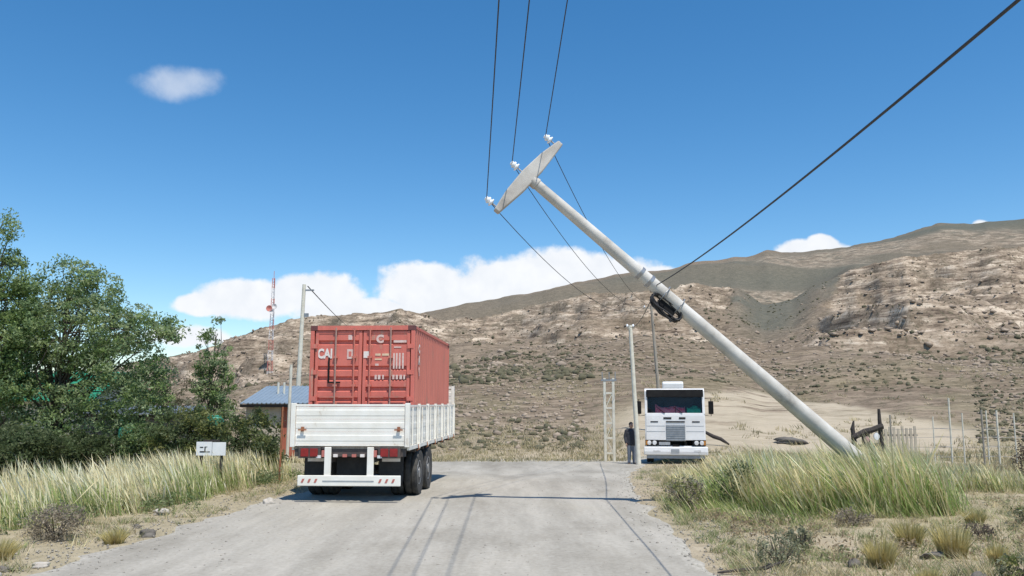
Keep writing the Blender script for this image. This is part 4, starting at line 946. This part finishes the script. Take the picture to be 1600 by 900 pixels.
MB().box(-.55, .35, 1.6, 1.7, 2.5+h0, 3.05+h0+.5).build('chimney', M['palepost'], B3) if False else None
for x in (-.55, -.25): MB().tube([(x, 2.2, 2.3+h0), (x, 2.2, 3.15+h0)], .06, 8).build('flue', M['palepost'], B3)
def drum(name, label, loc, r, h):
    t = thing(name, label, 'drum', loc)
    soft(MB().lathe([(r*.9, 0), (r, .04), (r, h*.31), (r*1.04, h*.33), (r, h*.35), (r, h*.64), (r*1.04, h*.66), (r, h*.68), (r, h-.04), (r*.9, h)], 20).build('body', M['teal'], t), 30)
    soft(MB().lathe([(r*.92, h+.001), (r*.92, h+.03), (r*.3, h+.05)], 20).build('lid', M['teal'], t), 30); return t
drum('water_drum', 'upright teal drum at the foot of the left trees behind the tall grass', (-12.05, 26.1, gz(-12.05, 26.1)), .28, 1.40)
drum('water_drum', 'teal drum showing between the two bushes behind the sign board', (-9.15, 25.6, gz(-9.15, 25.6)), .25, 1.88)

# ------------------------------------------------------------------ sign on the left bank
SG = thing('sign_board', 'small white two-part sign with dark marks standing in the left grass', 'sign', (-7.40, 20.5, gz(-7.4, 20.5)), R(-2))
for x in (-.25, .25): MB().box(x-.03, x+.03, .02, .07, -.1, 1.17).build('post', M['darkwood'], SG)
b1 = MB().box(-.365, .02, -.012, .015, .85, 1.18).build('panel', M['sign'], SG); b2 = MB().box(.035, .365, -.008, .015, .85, 1.17).build('panel', M['sign'], SG)
MB().box(.018, .037, -.006, .012, .85, 1.165).build('joint', M['grille'], SG); MB().box(-.2, .2, .0, .04, 1.18, 1.23).build('cap', M['darkwood'], SG)
for (a, b_, c, d) in ((-.275, -.19, 1.035, 1.06), (-.275, -.165, .925, .955), (-.16, -.132, .925, 1.065), (-.128, -.02, .93, .948), (-.132, -.09, 1.05, 1.065)):
    MB().box(a, b_, -.017, -.0125, c, d).build('mark', M['black'], b1)

# ------------------------------------------------------------------ right side: dark frame, fence, pickets
F_ = thing('timber_frame', 'dark broken frame of two uneven posts and a sloping beam beside the leaning pole', 'frame', (9.4, 22, gz(9.4, 22)))
def jag(pts, r): return MB().tube(pts, r, 7)
z0 = F_.location[2]; F_.scale = (.8, .8, 1)
jag([(-.46, 0, -.2), (-.45, 0, 1.1), (-.47, .02, 1.45), (-.42, .02, 1.66)], [.085, .085, .07, .025]).build('post', M['darkwood'], F_)
jag([(.46, 0, -.2), (.45, 0, 1.2), (.43, 0, 1.7), (.43, .0, 1.97)], [.085, .085, .06, .045]).build('post', M['darkwood'], F_)
jag([(-.50, -.05, 1.22), (-.1, -.06, 1.37), (.15, -.05, 1.42), (.50, -.05, 1.52)], [.075, .09, .08, .085]).build('beam', M['darkwood'], F_)
jag([(-.48, .02, .95), (0, .02, 1.0), (.48, .02, 1.03)], [.06, .07, .06]).build('beam', M['darkwood'], F_)
MB().box(-.20, .06, -.045, -.0, 1.0, 1.34).build('plate', M['darkwood'], F_)
q = soft(MB().lathe([(.0, -.10), (.09, -.095), (.10, -.06), (.085, -.02)], 18, 'y', (.27, 0, 1.25)).build('disc', M['sign'], F_))
soft(MB().lathe([(.0, -.09), (.085, -.085), (.09, -.05)], 14, 'y', (-.06, 0, 1.17)).build('disc', mat('faded_pink', (.50,.30,.28), None, 7, .7), F_))
WF = thing('wire_fence', 'long wire fence of thin pale posts crossing the right side behind the grass', 'fence', (0, 0, 0))
FP = []
for k, (px, top, Y_, r) in enumerate([(1377, 648, 30.5, .032), (1442, 650, 31, .022), (1468, 622, 29, .03), (1487, 645, 31.3, .025), (1517, 640, 31.4, .036), (1524, 641, 30.6, .026), (1540, 641, 29.6, .032), (1566, 645, 31, .025), (1593, 650, 30.8, .028), (1640, 646, 30.6, .05), (1700, 646, 30.6, .05)]):
    x = (px-800)/1267*Y_; zt = CAM_H-(top-630)/1267*Y_; zb = gz(x, Y_)
    MB().tube([(x, Y_, zb-.3), (x+.02, Y_, zt)], r, 7).build('post', M['palepost'] if k % 4 else M['wood'], WF); FP.append((x, Y_, zb, zt))
FP.sort()
for hgt in (.45, .8, 1.15, 1.45):
    pts = []
    for (x, y, zb, zt) in FP: pts.append((x+.01, y-.05, min(zb+hgt, zt-.05)))
    MB().tube(pts, .0045, 4).build('strand', M['steel'], WF)
GP = thing('picket_panel', 'pale grey picket panel standing between the dark frame and the fence posts', 'fence panel', (14.35, 31, gz(14.3, 31)))
for k in range(10): 
    x = -.72+k*.155; MB().box(x-.045, x+.045, -.015, .015, .02, 1.52+.05*math.sin(k*2.3)).build('slat', M['beige'], GP)
for z in (.3, 1.2): MB().box(-.78, .78, .016, .05, z, z+.07).build('rail', M['wood'], GP)

# ------------------------------------------------------------------ trees and bushes of the left bank
LV = [(0.184, 0.27, 0.091), (0.242, 0.334, 0.121), (0.143, 0.216, 0.075), (0.309, 0.388, 0.172), (0.218, 0.307, 0.151)]
LVG = [(0.254, 0.326, 0.164), (0.35, 0.428, 0.227), (0.19, 0.265, 0.121), (0.429, 0.496, 0.284), (0.222, 0.299, 0.142)]
LVD = [(0.09, 0.124, 0.053), (0.117, 0.159, 0.069), (0.069, 0.097, 0.041), (0.152, 0.186, 0.09)]
LVY = [(0.185, 0.205, 0.066), (0.238, 0.251, 0.092), (0.139, 0.165, 0.059)]
def P2(px, py, Y_, base):  # blob centre from photo px at distance Y_, relative to a foot
    return ((px-800)/1267*Y_-base[0], 0, CAM_H+(630-py)/1267*Y_-base[2])
def blobs(Y_, base, L):
    out = []
    for (px, py, rx, ry, dy, rd) in L:
        c = P2(px, py, Y_+dy, base); out.append((c[0], dy, c[2], rx/1267*Y_, rd, ry/1267*Y_))
    return out
Y_ = 27.; ba = (-14.9, Y_, gz(-14.9, Y_))
tree('willow_tree', 'broad grey-green tree spreading over the house left of the slim dark tree', 'tree', ba,
     blobs(Y_, ba, [(112, 436, 46, 34, .2, .9), (152, 458, 42, 32, 0, .8), (72, 480, 56, 50, .3, 1.1), (122, 520, 95, 60, 0, 1.5), (205, 515, 66, 36, -.4, 1.1), (252, 515, 36, 22, -.5, .7), (278, 524, 18, 14, -.5, .4),
      (200, 566, 76, 42, -.3, 1.2), (46, 566, 56, 44, -.2, 1.2), (130, 560, 50, 24, -.2, 1.0), (185, 616, 84, 36, -.5, 1.1), (60, 625, 80, 36, -.3, 1.1), (244, 600, 38, 44, -.5, .8), (130, 664, 100, 30, -.4, 1.0), (236, 655, 42, 36, -.5, .8)]),
     [(0, 0, -.2), (.15, 0, 1.3), (-.1, .1, 2.6), (.1, .1, 4.2), (0, .1, 5.2)], 1300, 36, (.28, .28, .19), .056, LVG+LV, 11, nlimb=120, tr=.13)
ba = (-17.0, 26, gz(-17, 26))
tree('conifer_tree', 'tall pointed dark tree at the left edge of the photo', 'tree', ba,
     blobs(26., ba, [(6, 345, 9, 26, 0, .25), (2, 385, 22, 34, 0, .45), (4, 430, 36, 40, 0, .8), (0, 480, 55, 50, 0, 1.0), (-10, 545, 70, 60, 0, 1.2), (-30, 610, 80, 60, 0, 1.2), (40, 470, 24, 24, 0, .6), (44, 520, 40, 44, .1, .9), (30, 590, 50, 50, .1, 1.0)]),
     [(0, 0, -.2), (.05, 0, 2), (.2, 0, 5), (.3, 0, 8.2)], 560, 52, (.22, .22, .22), .052, LV, 12, nlimb=70, tr=.18)
ba = (-10.95, 30, gz(-10.95, 30))
tree('slim_tree', 'slim ragged dark tree bending to the right between the broad tree and the shed', 'tree', ba,
     blobs(30., ba, [(338, 512, 9, 12, 0, .2), (345, 505, 10, 6, 0, .2), (328, 535, 18, 14, 0, .35), (345, 560, 24, 24, 0, .5), (340, 600, 32, 34, 0, .6), (318, 572, 14, 12, 0, .3), (345, 640, 36, 30, 0, .6)]),
     [(0, 0, -.2), (.05, 0, 1.5), (.0, 0, 3), (.1, 0, 4.9)], 150, 44, (.20, .20, .16), .055, LV+LVG, 13, nlimb=50, tr=.09)
ba = (-12.2, 28.5, gz(-12.2, 28.5))
tree('sparse_tree', 'thin half-bare sapling right of the broad tree', 'tree', ba, blobs(28.5, ba, [(252, 620, 22, 36, 0, .4), (298, 620, 16, 34, 0, .3), (268, 580, 16, 20, 0, .3), (300, 588, 9, 12, 0, .25)]),
     [(0, 0, -.2), (.1, 0, 1.2), (.2, 0, 2.4), (.3, 0, 3.0)], 46, 30, (.22, .22, .18), .04, [(.20,.185,.11), (.24,.22,.14), (.16,.15,.085)], 14, nlimb=40, tr=.05)
k = 0
for (px, py, rx, ry, Yb, cols, lab, cat) in [
    (30, 700, 70, 36, 25, LVD, 'dark green thicket at the foot of the tall pointed tree', 'bush'),
    (140, 704, 62, 28, 25.5, LVD, 'dark green thicket below the broad tree trunk', 'bush'),
    (240, 694, 40, 34, 25.6, LVD+LV, 'dim green bush right of the broad tree trunk', 'bush'),
    (304, 684, 56, 50, 25, LVY+LVD, 'olive bush behind the white sign', 'bush'),
    (390, 696, 70, 68, 25, LVD+LVY, 'dark rounded bush between the sign and the trailer', 'bush'),
    (424, 722, 26, 44, 23.6, LVD+LVY, 'small dark bush close to the rusty stake left of the trailer', 'bush'),
    (60, 700, 60, 34, 22.8, LVD, 'low dark bush behind the left grass at the photo edge', 'bush')]:
    k += 1; x = (px-800)/1267*Yb; z = gz(x, Yb); ba = (x, Yb, z); zc = CAM_H+(630-py)/1267*Yb-z; r_ = rx/1267*Yb; h_ = ry/1267*Yb
    h_low = zc/2
    tree('bush', lab, cat, ba, [(0, 0, zc, r_, r_*.8, h_), (r_*.35, -.1, zc+h_*.25, r_*.55, .6, h_*.55), (-r_*.4, .1, zc*.8, r_*.55, .6, h_*.7), (0, 0, zc*.45, r_*.9, r_*.7, zc*.45)],
         [(0, 0, -.1), (0, .05, zc*.5), (.1, 0, zc)], int(170+110*r_), 42, (.20, .20, .16), .05, cols, 40+k, nlimb=24, tr=.06, parts=('stems', 'foliage'))

# tall grass of the left bank
def left_bed(n, r):
    Yg = r.uniform(9.5, 24.5, n); fr = r.random(n)**1.15
    xe = np.interp(Yg, [9.5, 13, 15.7, 17.2, 20, 21.8, 24.5], [-9.3, -8.35, -7.5, -7.0, -6.65, -6.45, -6.4]) + .5*(fbm(Yg*1.4, Yg*0, 131, 3)-.5)
    P_ = np.c_[xe-fr*3.4, Yg]; return P_[fbm(P_[:,0]*.8, P_[:,1]*.7, 133, 3) > .37]
grass_bed('tall_grass', left_bed, 46000, .40, .98, 201, straw=.52, tips=[(.74,.66,.40), (.78,.71,.47), (.66,.58,.34), (.80,.75,.54)], w=.0125, lean=.36, per=10, sig=.1)
def right_bed(n, r):
    Yg = r.uniform(15.6, 22.5, n); fr = r.random(n)
    a = np.interp(Yg, [15.6, 16.4, 18, 20, 22.5], [5.3, 4.2, 3.55, 3.75, 4.6]); b_ = np.interp(Yg, [15.6, 16.6, 18, 20, 22.5], [8.2, 9.0, 9.5, 9.8, 10.6])
    P_ = np.c_[a+(b_-a)*fr, Yg]; return P_[(fbm(P_[:,0]*.9, P_[:,1]*.8, 141, 4) > .41+.16*smooth(.72, 1., np.abs(fr*2-1))) | (np.hypot(P_[:,0]-7.6, P_[:,1]-16.6) < 1.2)]
grass_bed('tall_grass', right_bed, 36000, .42, 1.18, 202, straw=.46, green=[(.25,.36,.10), (.31,.41,.14), (.38,.44,.18), (.20,.29,.085)], w=.0135, lean=.42, sig=.1, hfn=lambda x, y: .45+.6*smooth(.19, .30, x/y)+.18*smooth(.38, .45, x/y)-.35*smooth(.50, .56, x/y)+.28*np.exp(-((x-7.2)**2+(y-16.4)**2)/.9))
def right_bed2(n, r):
    P_ = np.c_[r.uniform(9.4, 13.2, n), r.uniform(19.5, 25, n)]; return P_[(fbm(P_[:,0]*.6, P_[:,1]*.5, 151, 3) > .45) & (P_[:,0] < .64*P_[:,1])]
grass_bed('tall_grass', right_bed2, 9000, .25, .72, 203, straw=.5, w=.015)
def right_low(n, r):
    P_ = np.c_[r.uniform(3.2, 7.6, n), r.uniform(14.6, 17.2, n)]; return P_[fbm(P_[:,0]*.8, P_[:,1]*.8, 161, 3) > .47]
grass_bed('green_grass', right_low, 5000, .2, .55, 204, straw=.2, w=.018, lean=.6)
# short dry cover over both verges and far verge of the road
def cover(n, r):
    Yg = 6.5*(44/6.5)**r.random(n); xl_, xr_ = road_edges(Yg); right = r.random(n) < .62
    q = r.random(n)**1.2*13*(.35+Yg/26)
    x = np.where(right, xr_+.05+q, xl_-.05-q); P_ = np.c_[x, Yg]
    return P_[(fbm(P_[:,0]*.7, P_[:,1]*.7, 171, 4) + .10*np.minimum(q, 2)/2 > .44)]
COVER = [(.58,.49,.30), (.48,.40,.24), (.64,.56,.37), (.40,.33,.20), (.36,.33,.17)]
grass_bed('dry_ground_cover', cover, 190000, .05, .26, 205, straw=.56, tips=COVER, green=[(.22,.26,.11), (.28,.31,.14), (.17,.21,.09)], w=.0095, lean=.7, per=13, sig=.055, seedhead=0, dirsig=2.2)
def field(n, r):
    Yg = 26*(95/26)**r.random(n); x = r.uniform(-.36, .66, n)*Yg; xl_, xr_ = road_edges(np.minimum(Yg, 44))
    P_ = np.c_[x, Yg]; u_ = x/Yg
    ok = ((Yg > 42.5) | (x < xl_-.3) | (x > xr_+.4)) & (fbm(x*.25, Yg*.25, 181, 4) > np.where((Yg > 42) & (u_ > .13) & (u_ < .53), .60, .47))
    ok &= ~((np.abs(x-6.6) < 2.2) & (Yg > 32.6) & (Yg < 42))
    return P_[ok]
grass_bed('steppe_scrub', field, 60000, .10, .42, 206, straw=.8, tips=COVER, green=[(.22,.20,.11), (.28,.25,.15)], w=.045, lean=.5, per=10, sig=.16, seedhead=.2, dirsig=2.)

def road_end(n, r):
    return np.c_[r.uniform(-8, 6.5, n), 42.3+r.random(n)**1.4*11]
grass_bed('road_end_scrub', road_end, 13000, .08, .36, 207, straw=.7, tips=COVER, green=[(.20,.19,.10), (.26,.24,.13)], w=.03, lean=.5, per=14, sig=.2, seedhead=0, dirsig=2.)
def weeds(name, fn, n, seed, cols, size=.035, hz=.12):
    r = np.random.default_rng(seed); P_ = fn(n, r); z, *_ = terrain(P_[:,0], P_[:,1]); k = .6+.8*r.random((len(P_), 1))
    v, f, c = leaves(np.c_[P_, z+hz*.8], 18, np.array([[.13, .13, hz]])*k, size, cols, seed)
    return kind(npmesh(name, v, f, M['leaf'], col=c), 'stuff')
def weed_left(n, r):
    Yg = r.uniform(10, 24, n); xe = np.interp(Yg, [9.5, 13, 15.7, 17.2, 20, 21.8, 24.5], [-9.3, -8.35, -7.5, -7.0, -6.65, -6.45, -6.4]); P_ = np.c_[xe-r.normal(.1, .35, n), Yg]
    return P_[fbm(P_[:,0]*.9, P_[:,1]*.6, 211, 3) > .5]
def weed_right(n, r):
    P_ = np.c_[r.uniform(3.4, 10.5, n), r.uniform(11, 17.5, n)]; return P_[fbm(P_[:,0]*.7, P_[:,1]*.6, 212, 3) > .53]
weeds('green_weeds', weed_left, 700, 213, [(.16,.22,.09), (.20,.25,.11), (.24,.27,.15)], .034, .2)
weeds('dry_weeds', weed_right, 600, 214, [(.38,.30,.19), (.44,.37,.24), (.30,.31,.16), (.30,.23,.15)], .028, .12)
# single shrubs and tufts of the verges
def at_g(px, py):
    """foot on flat ground for a photo row"""
    for _ in range(1):
        Yg = CAM_H*1267/(py-630); Yg = (CAM_H-gz((px-800)/1267*Yg, Yg))*1267/(py-630)
    x = (px-800)/1267*Yg; return (x, Yg, gz(x, Yg)), Yg/1267
SAGE = [(.26,.265,.165), (.33,.335,.22), (.20,.205,.125)]; GREYB = [(.34,.29,.22), (.42,.36,.27), (.25,.21,.15), (.30,.26,.20)]
YEL = [(.58,.49,.20), (.64,.54,.25), (.50,.43,.17), (.70,.62,.34)]
for k, (px, py, w_, h_, cols, n, sz, lab) in enumerate([
    (116, 832, 50, 52, GREYB, 2600, .022, 'grey dome of dry twigs at the edge of the left grass'),
    (1200, 872, 38, 50, SAGE, 900, .022, 'grey-green sage bush at the gravel edge on the right'),
    (1232, 850, 26, 36, SAGE, 700, .026, 'smaller sage bush just behind the gravel edge one'),
    (1062, 790, 34, 52, LVY+GREYB, 1500, .028, 'brownish green bush at the left end of the right grass'),
    (1138, 790, 44, 72, LVD+LVY, 1500, .030, 'dark green bush inside the right grass'),
    (1312, 812, 36, 26, GREYB, 900, .024, 'low grey-brown bush in front of the right grass'),
    (1592, 738, 34, 60, [(.10,.075,.06), (.14,.105,.08), (.07,.055,.045)], 1300, .035, 'dark brown bush at the right edge of the photo'),
    (1500, 832, 26, 26, [(.16,.12,.10), (.21,.17,.13)], 500, .024, 'small reddish brown bush right of the yellow tufts'),
    (1560, 900, 40, 44, SAGE+LVY, 900, .026, 'pale green bush at the lower right corner'),
    (1575, 812, 30, 30, SAGE+LVY, 700, .026, 'pale green bush near the right edge, above the corner one'),
    (1300, 905, 22, 16, GREYB, 300, .02, 'tiny dry bush at the bottom edge'),
    (1330, 790, 20, 18, [(.13,.10,.08), (.18,.14,.10)], 400, .024, 'small dark dry bush just behind the low grey-brown one'),
    (1242, 798, 24, 22, GREYB+LVY, 500, .024, 'low scrubby bush left of the low grey-brown one'),
    (1430, 792, 22, 20, GREYB+SAGE, 500, .024, 'small scrubby bush above the tallest yellow tuft')]):
    p, s = at_g(px, py); shrub('shrub', lab, 'bush', p, w_*s, h_*s, cols, 300+k, n, sz)
for k, (px, py, w_, h_, lab) in enumerate([(1350, 872, 32, 48, 'broad pale yellow grass tuft, lowest left of the large tufts'), (1396, 842, 28, 40, 'yellow-green grass tuft right behind the broad pale one'),
    (1458, 858, 36, 54, 'largest yellow grass tuft in the right scrub'), (1421, 902, 24, 30, 'golden grass tuft cut by the bottom edge of the photo'), (1524, 872, 17, 36, 'narrow yellow grass tuft right of the largest one'),
    (30, 862, 40, 34, 'yellow grass tuft at the lower left edge'), (205, 838, 24, 22, 'small yellow tuft right of the grey twig dome'), (1495, 806, 22, 22, 'small dull tuft above the narrow yellow one')]):
    p, s = at_g(px, py); tuft('grass_tuft', lab, 'grass tuft', p, w_*s*1.35, h_*s*1.2, YEL if k not in (1, 7) else YEL+[(.26,.26,.10)], 400+k, 900)
# stones and bits
for k, (px, py, w_, h_, m, lab) in enumerate([(272, 796, 11, 6, 'stone', 'white stone below the left grass'), (434, 784, 9, 8, 'stone', 'small white stone at the road edge by the trailer shadow'), (16, 893, 26, 12, 'stone', 'flat pale stone in the lower left corner'),
    (256, 828, 12, 8, 'darkstone', 'flat dark stone at the left road edge'), (238, 816, 6, 5, 'darkstone', 'small dark stone beside the flat dark one'), (45, 878, 14, 6, 'darkstone', 'dark stone near the lower left corner'), (312, 881, 9, 4, 'darkstone', 'small dark stone lying on the road'),
    (1310, 872, 10, 8, 'darkstone', 'dark stone between the sage and the broad pale tuft'), (1432, 858, 18, 7, 'darkstone', 'dark flat stone at the foot of the largest yellow tuft'), (1492, 892, 16, 10, 'darkstone', 'brown stone near the bottom right'),
    (1220, 698, 22, 6, 'darkstone', 'long dark rock on the sandy field behind the grass'), (95, 872, 12, 5, 'stone', 'pale flat stone left of the road, near the bottom')]):
    p, s = at_g(px, py); o = MB().rock((0, 0, 0), 1, 3, .38, (w_*s, w_*s*.75, h_*s)).build('stone', M[m], smooth_=True); o.location = (p[0], p[1], p[2]+h_*s*.35); tag(o, lab, 'stone')
p, s = at_g(1155, 882); o = MB().tube([(-.42, -.06, .03), (-.1, 0, .05), (.2, .05, .06), (.48, .18, .12)], [.012, .022, .025, .012], 6).tube([(.1, .03, .05), (.25, -.06, .14)], [.014, .006], 5).build('branch', M['darkwood']); o.location = p; tag(o, 'dark dead branch lying on the gravel at the right road edge', 'branch')
xg = 11.2; yg = 46.; o = MB().tube([(-.6, .3, .16), (-.1, .05, .10), (.3, -.1, .13), (.75, -.35, .02)], [.08, .11, .10, .06], 9).build('log', M['darkwood'], smooth_=True); o.location = (xg, yg, gz(xg, yg)+.35); o.rotation_euler = (0, R(24), 0); tag(o, 'dark log lying on the sand to the right of the white truck', 'log')
# gravel along the road edges: far too many to count
def pebbles(name, n, seed, fn, smin, smax, m):
    r = np.random.default_rng(seed); P_ = fn(n, r); n = len(P_); z, *_ = terrain(P_[:,0], P_[:,1])
    zr = np.maximum(z, base_z(P_[:,0], P_[:,1])+.008); s = smin+(smax-smin)*r.random(n)**3
    base = np.array([(1,0,0), (0,1,0), (-1,0,0), (0,-1,0), (0,0,.7), (0,0,-.7)]); f0 = np.array([(0,1,4), (1,2,4), (2,3,4), (3,0,4), (1,0,5), (2,1,5), (3,2,5), (0,3,5)])
    V = base[None]*(s[:, None, None]*(.6+.7*r.random((n, 6, 1)))); a = r.random(n)*6.28; c, si = np.cos(a), np.sin(a)
    V = np.stack([V[..., 0]*c[:, None]-V[..., 1]*si[:, None], V[..., 0]*si[:, None]+V[..., 1]*c[:, None], V[..., 2]], -1)
    V += np.stack([P_[:, 0], P_[:, 1], zr+s*.25], -1)[:, None]
    return kind(npmesh(name, V.reshape(-1, 3), (f0[None]+np.arange(n)[:, None, None]*6).reshape(-1, 3), m), 'stuff')
def edge_gravel(n, r):
    Yg = 7*(40/7.)**r.random(n); xl_, xr_ = road_edges(Yg); right = r.random(n) < .5
    q = r.normal(.25, .55, n); return np.c_[np.where(right, xr_+q, xl_-q), Yg]
pebbles('gravel', 9000, 501, edge_gravel, .005, .028, M['gravel'])
pebbles('road_grit', 2600, 502, lambda n, r: (lambda Yg: np.c_[road_edges(Yg)[0]+r.random(n)*(road_edges(Yg)[1]-road_edges(Yg)[0]), Yg])(8*(34/8.)**r.random(n)), .005, .022, M['gravel'])
# boulders and shrubs of the hillside: read as one mass
def hill_pts(n, r, lo, hi, fn):
    Yg = lo*(hi/lo)**r.random(n); x = r.uniform(-.72, .72, n)*Yg; z, rock, t, px, u = terrain(x, Yg)
    k = fn(x, Yg, rock, t, r); return x[k], Yg[k], z[k]
def hill_rocks(name, n, seed, lo, hi, smin, smax, m, fn, zsq=.8):
    r = np.random.default_rng(seed); x, y, z = hill_pts(n, r, lo, hi, fn); n = len(x); s = smin+(smax-smin)*r.random(n)**2.5
    bm = bmesh.new(); bmesh.ops.create_icosphere(bm, subdivisions=1, radius=1); b_ = np.array([v.co[:] for v in bm.verts]); f0 = np.array([[v.index for v in f.verts] for f in bm.faces]); bm.free()
    V = b_[None]*(.55+.75*r.random((n, len(b_), 1)))*s[:, None, None]*np.stack([1+.6*r.random(n), .8+.4*r.random(n), zsq*(.6+.6*r.random(n))], -1)[:, None]
    V += np.stack([x, y, z+s*.2], -1)[:, None]
    return kind(npmesh(name, V.reshape(-1, 3), (f0[None]+np.arange(n)[:, None, None]*len(b_)).reshape(-1, 3), m), 'stuff')
hill_rocks('hillside_boulders', 34000, 601, 85, 330, .10, .55, M['boulder'], lambda x, y, rk, t, r: (r.random(len(x)) < .06+.6*rk) & ~((x/y > .08) & (x/y < .56) & (y < 100)))
m_sh = mat('hill_shrub', (.075,.075,.042), (.13,.115,.07), .4, .95)
hill_rocks('hillside_shrubs', 24000, 602, 74, 340, .08, .42, m_sh, lambda x, y, rk, t, r: (r.random(len(x)) < smooth(.34, .70, fbm(x*.05, y*.05, 191, 5))) & (r.random(len(x)) > rk*.5) & ~((x/y > .10) & (x/y < .56) & (y < 98)), 1.1)
hill_rocks('hillside_scree', 30000, 603, 47, 170, .03, .24, M['boulder'], lambda x, y, rk, t, r: (r.random(len(x)) < .25+.5*smooth(.42, .6, fbm(x*.08, y*.05, 221, 4))) & ~((x/y > .09) & (x/y < .56) & (y < 80)))
hill_rocks('low_scrub', 26000, 604, 47, 150, .03, .22, m_sh, lambda x, y, rk, t, r: (r.random(len(x)) < smooth(.36, .66, fbm(x*.09, y*.06, 231, 5))) & ~((x/y > .09) & (x/y < .56) & (y < 72)), 1.0)
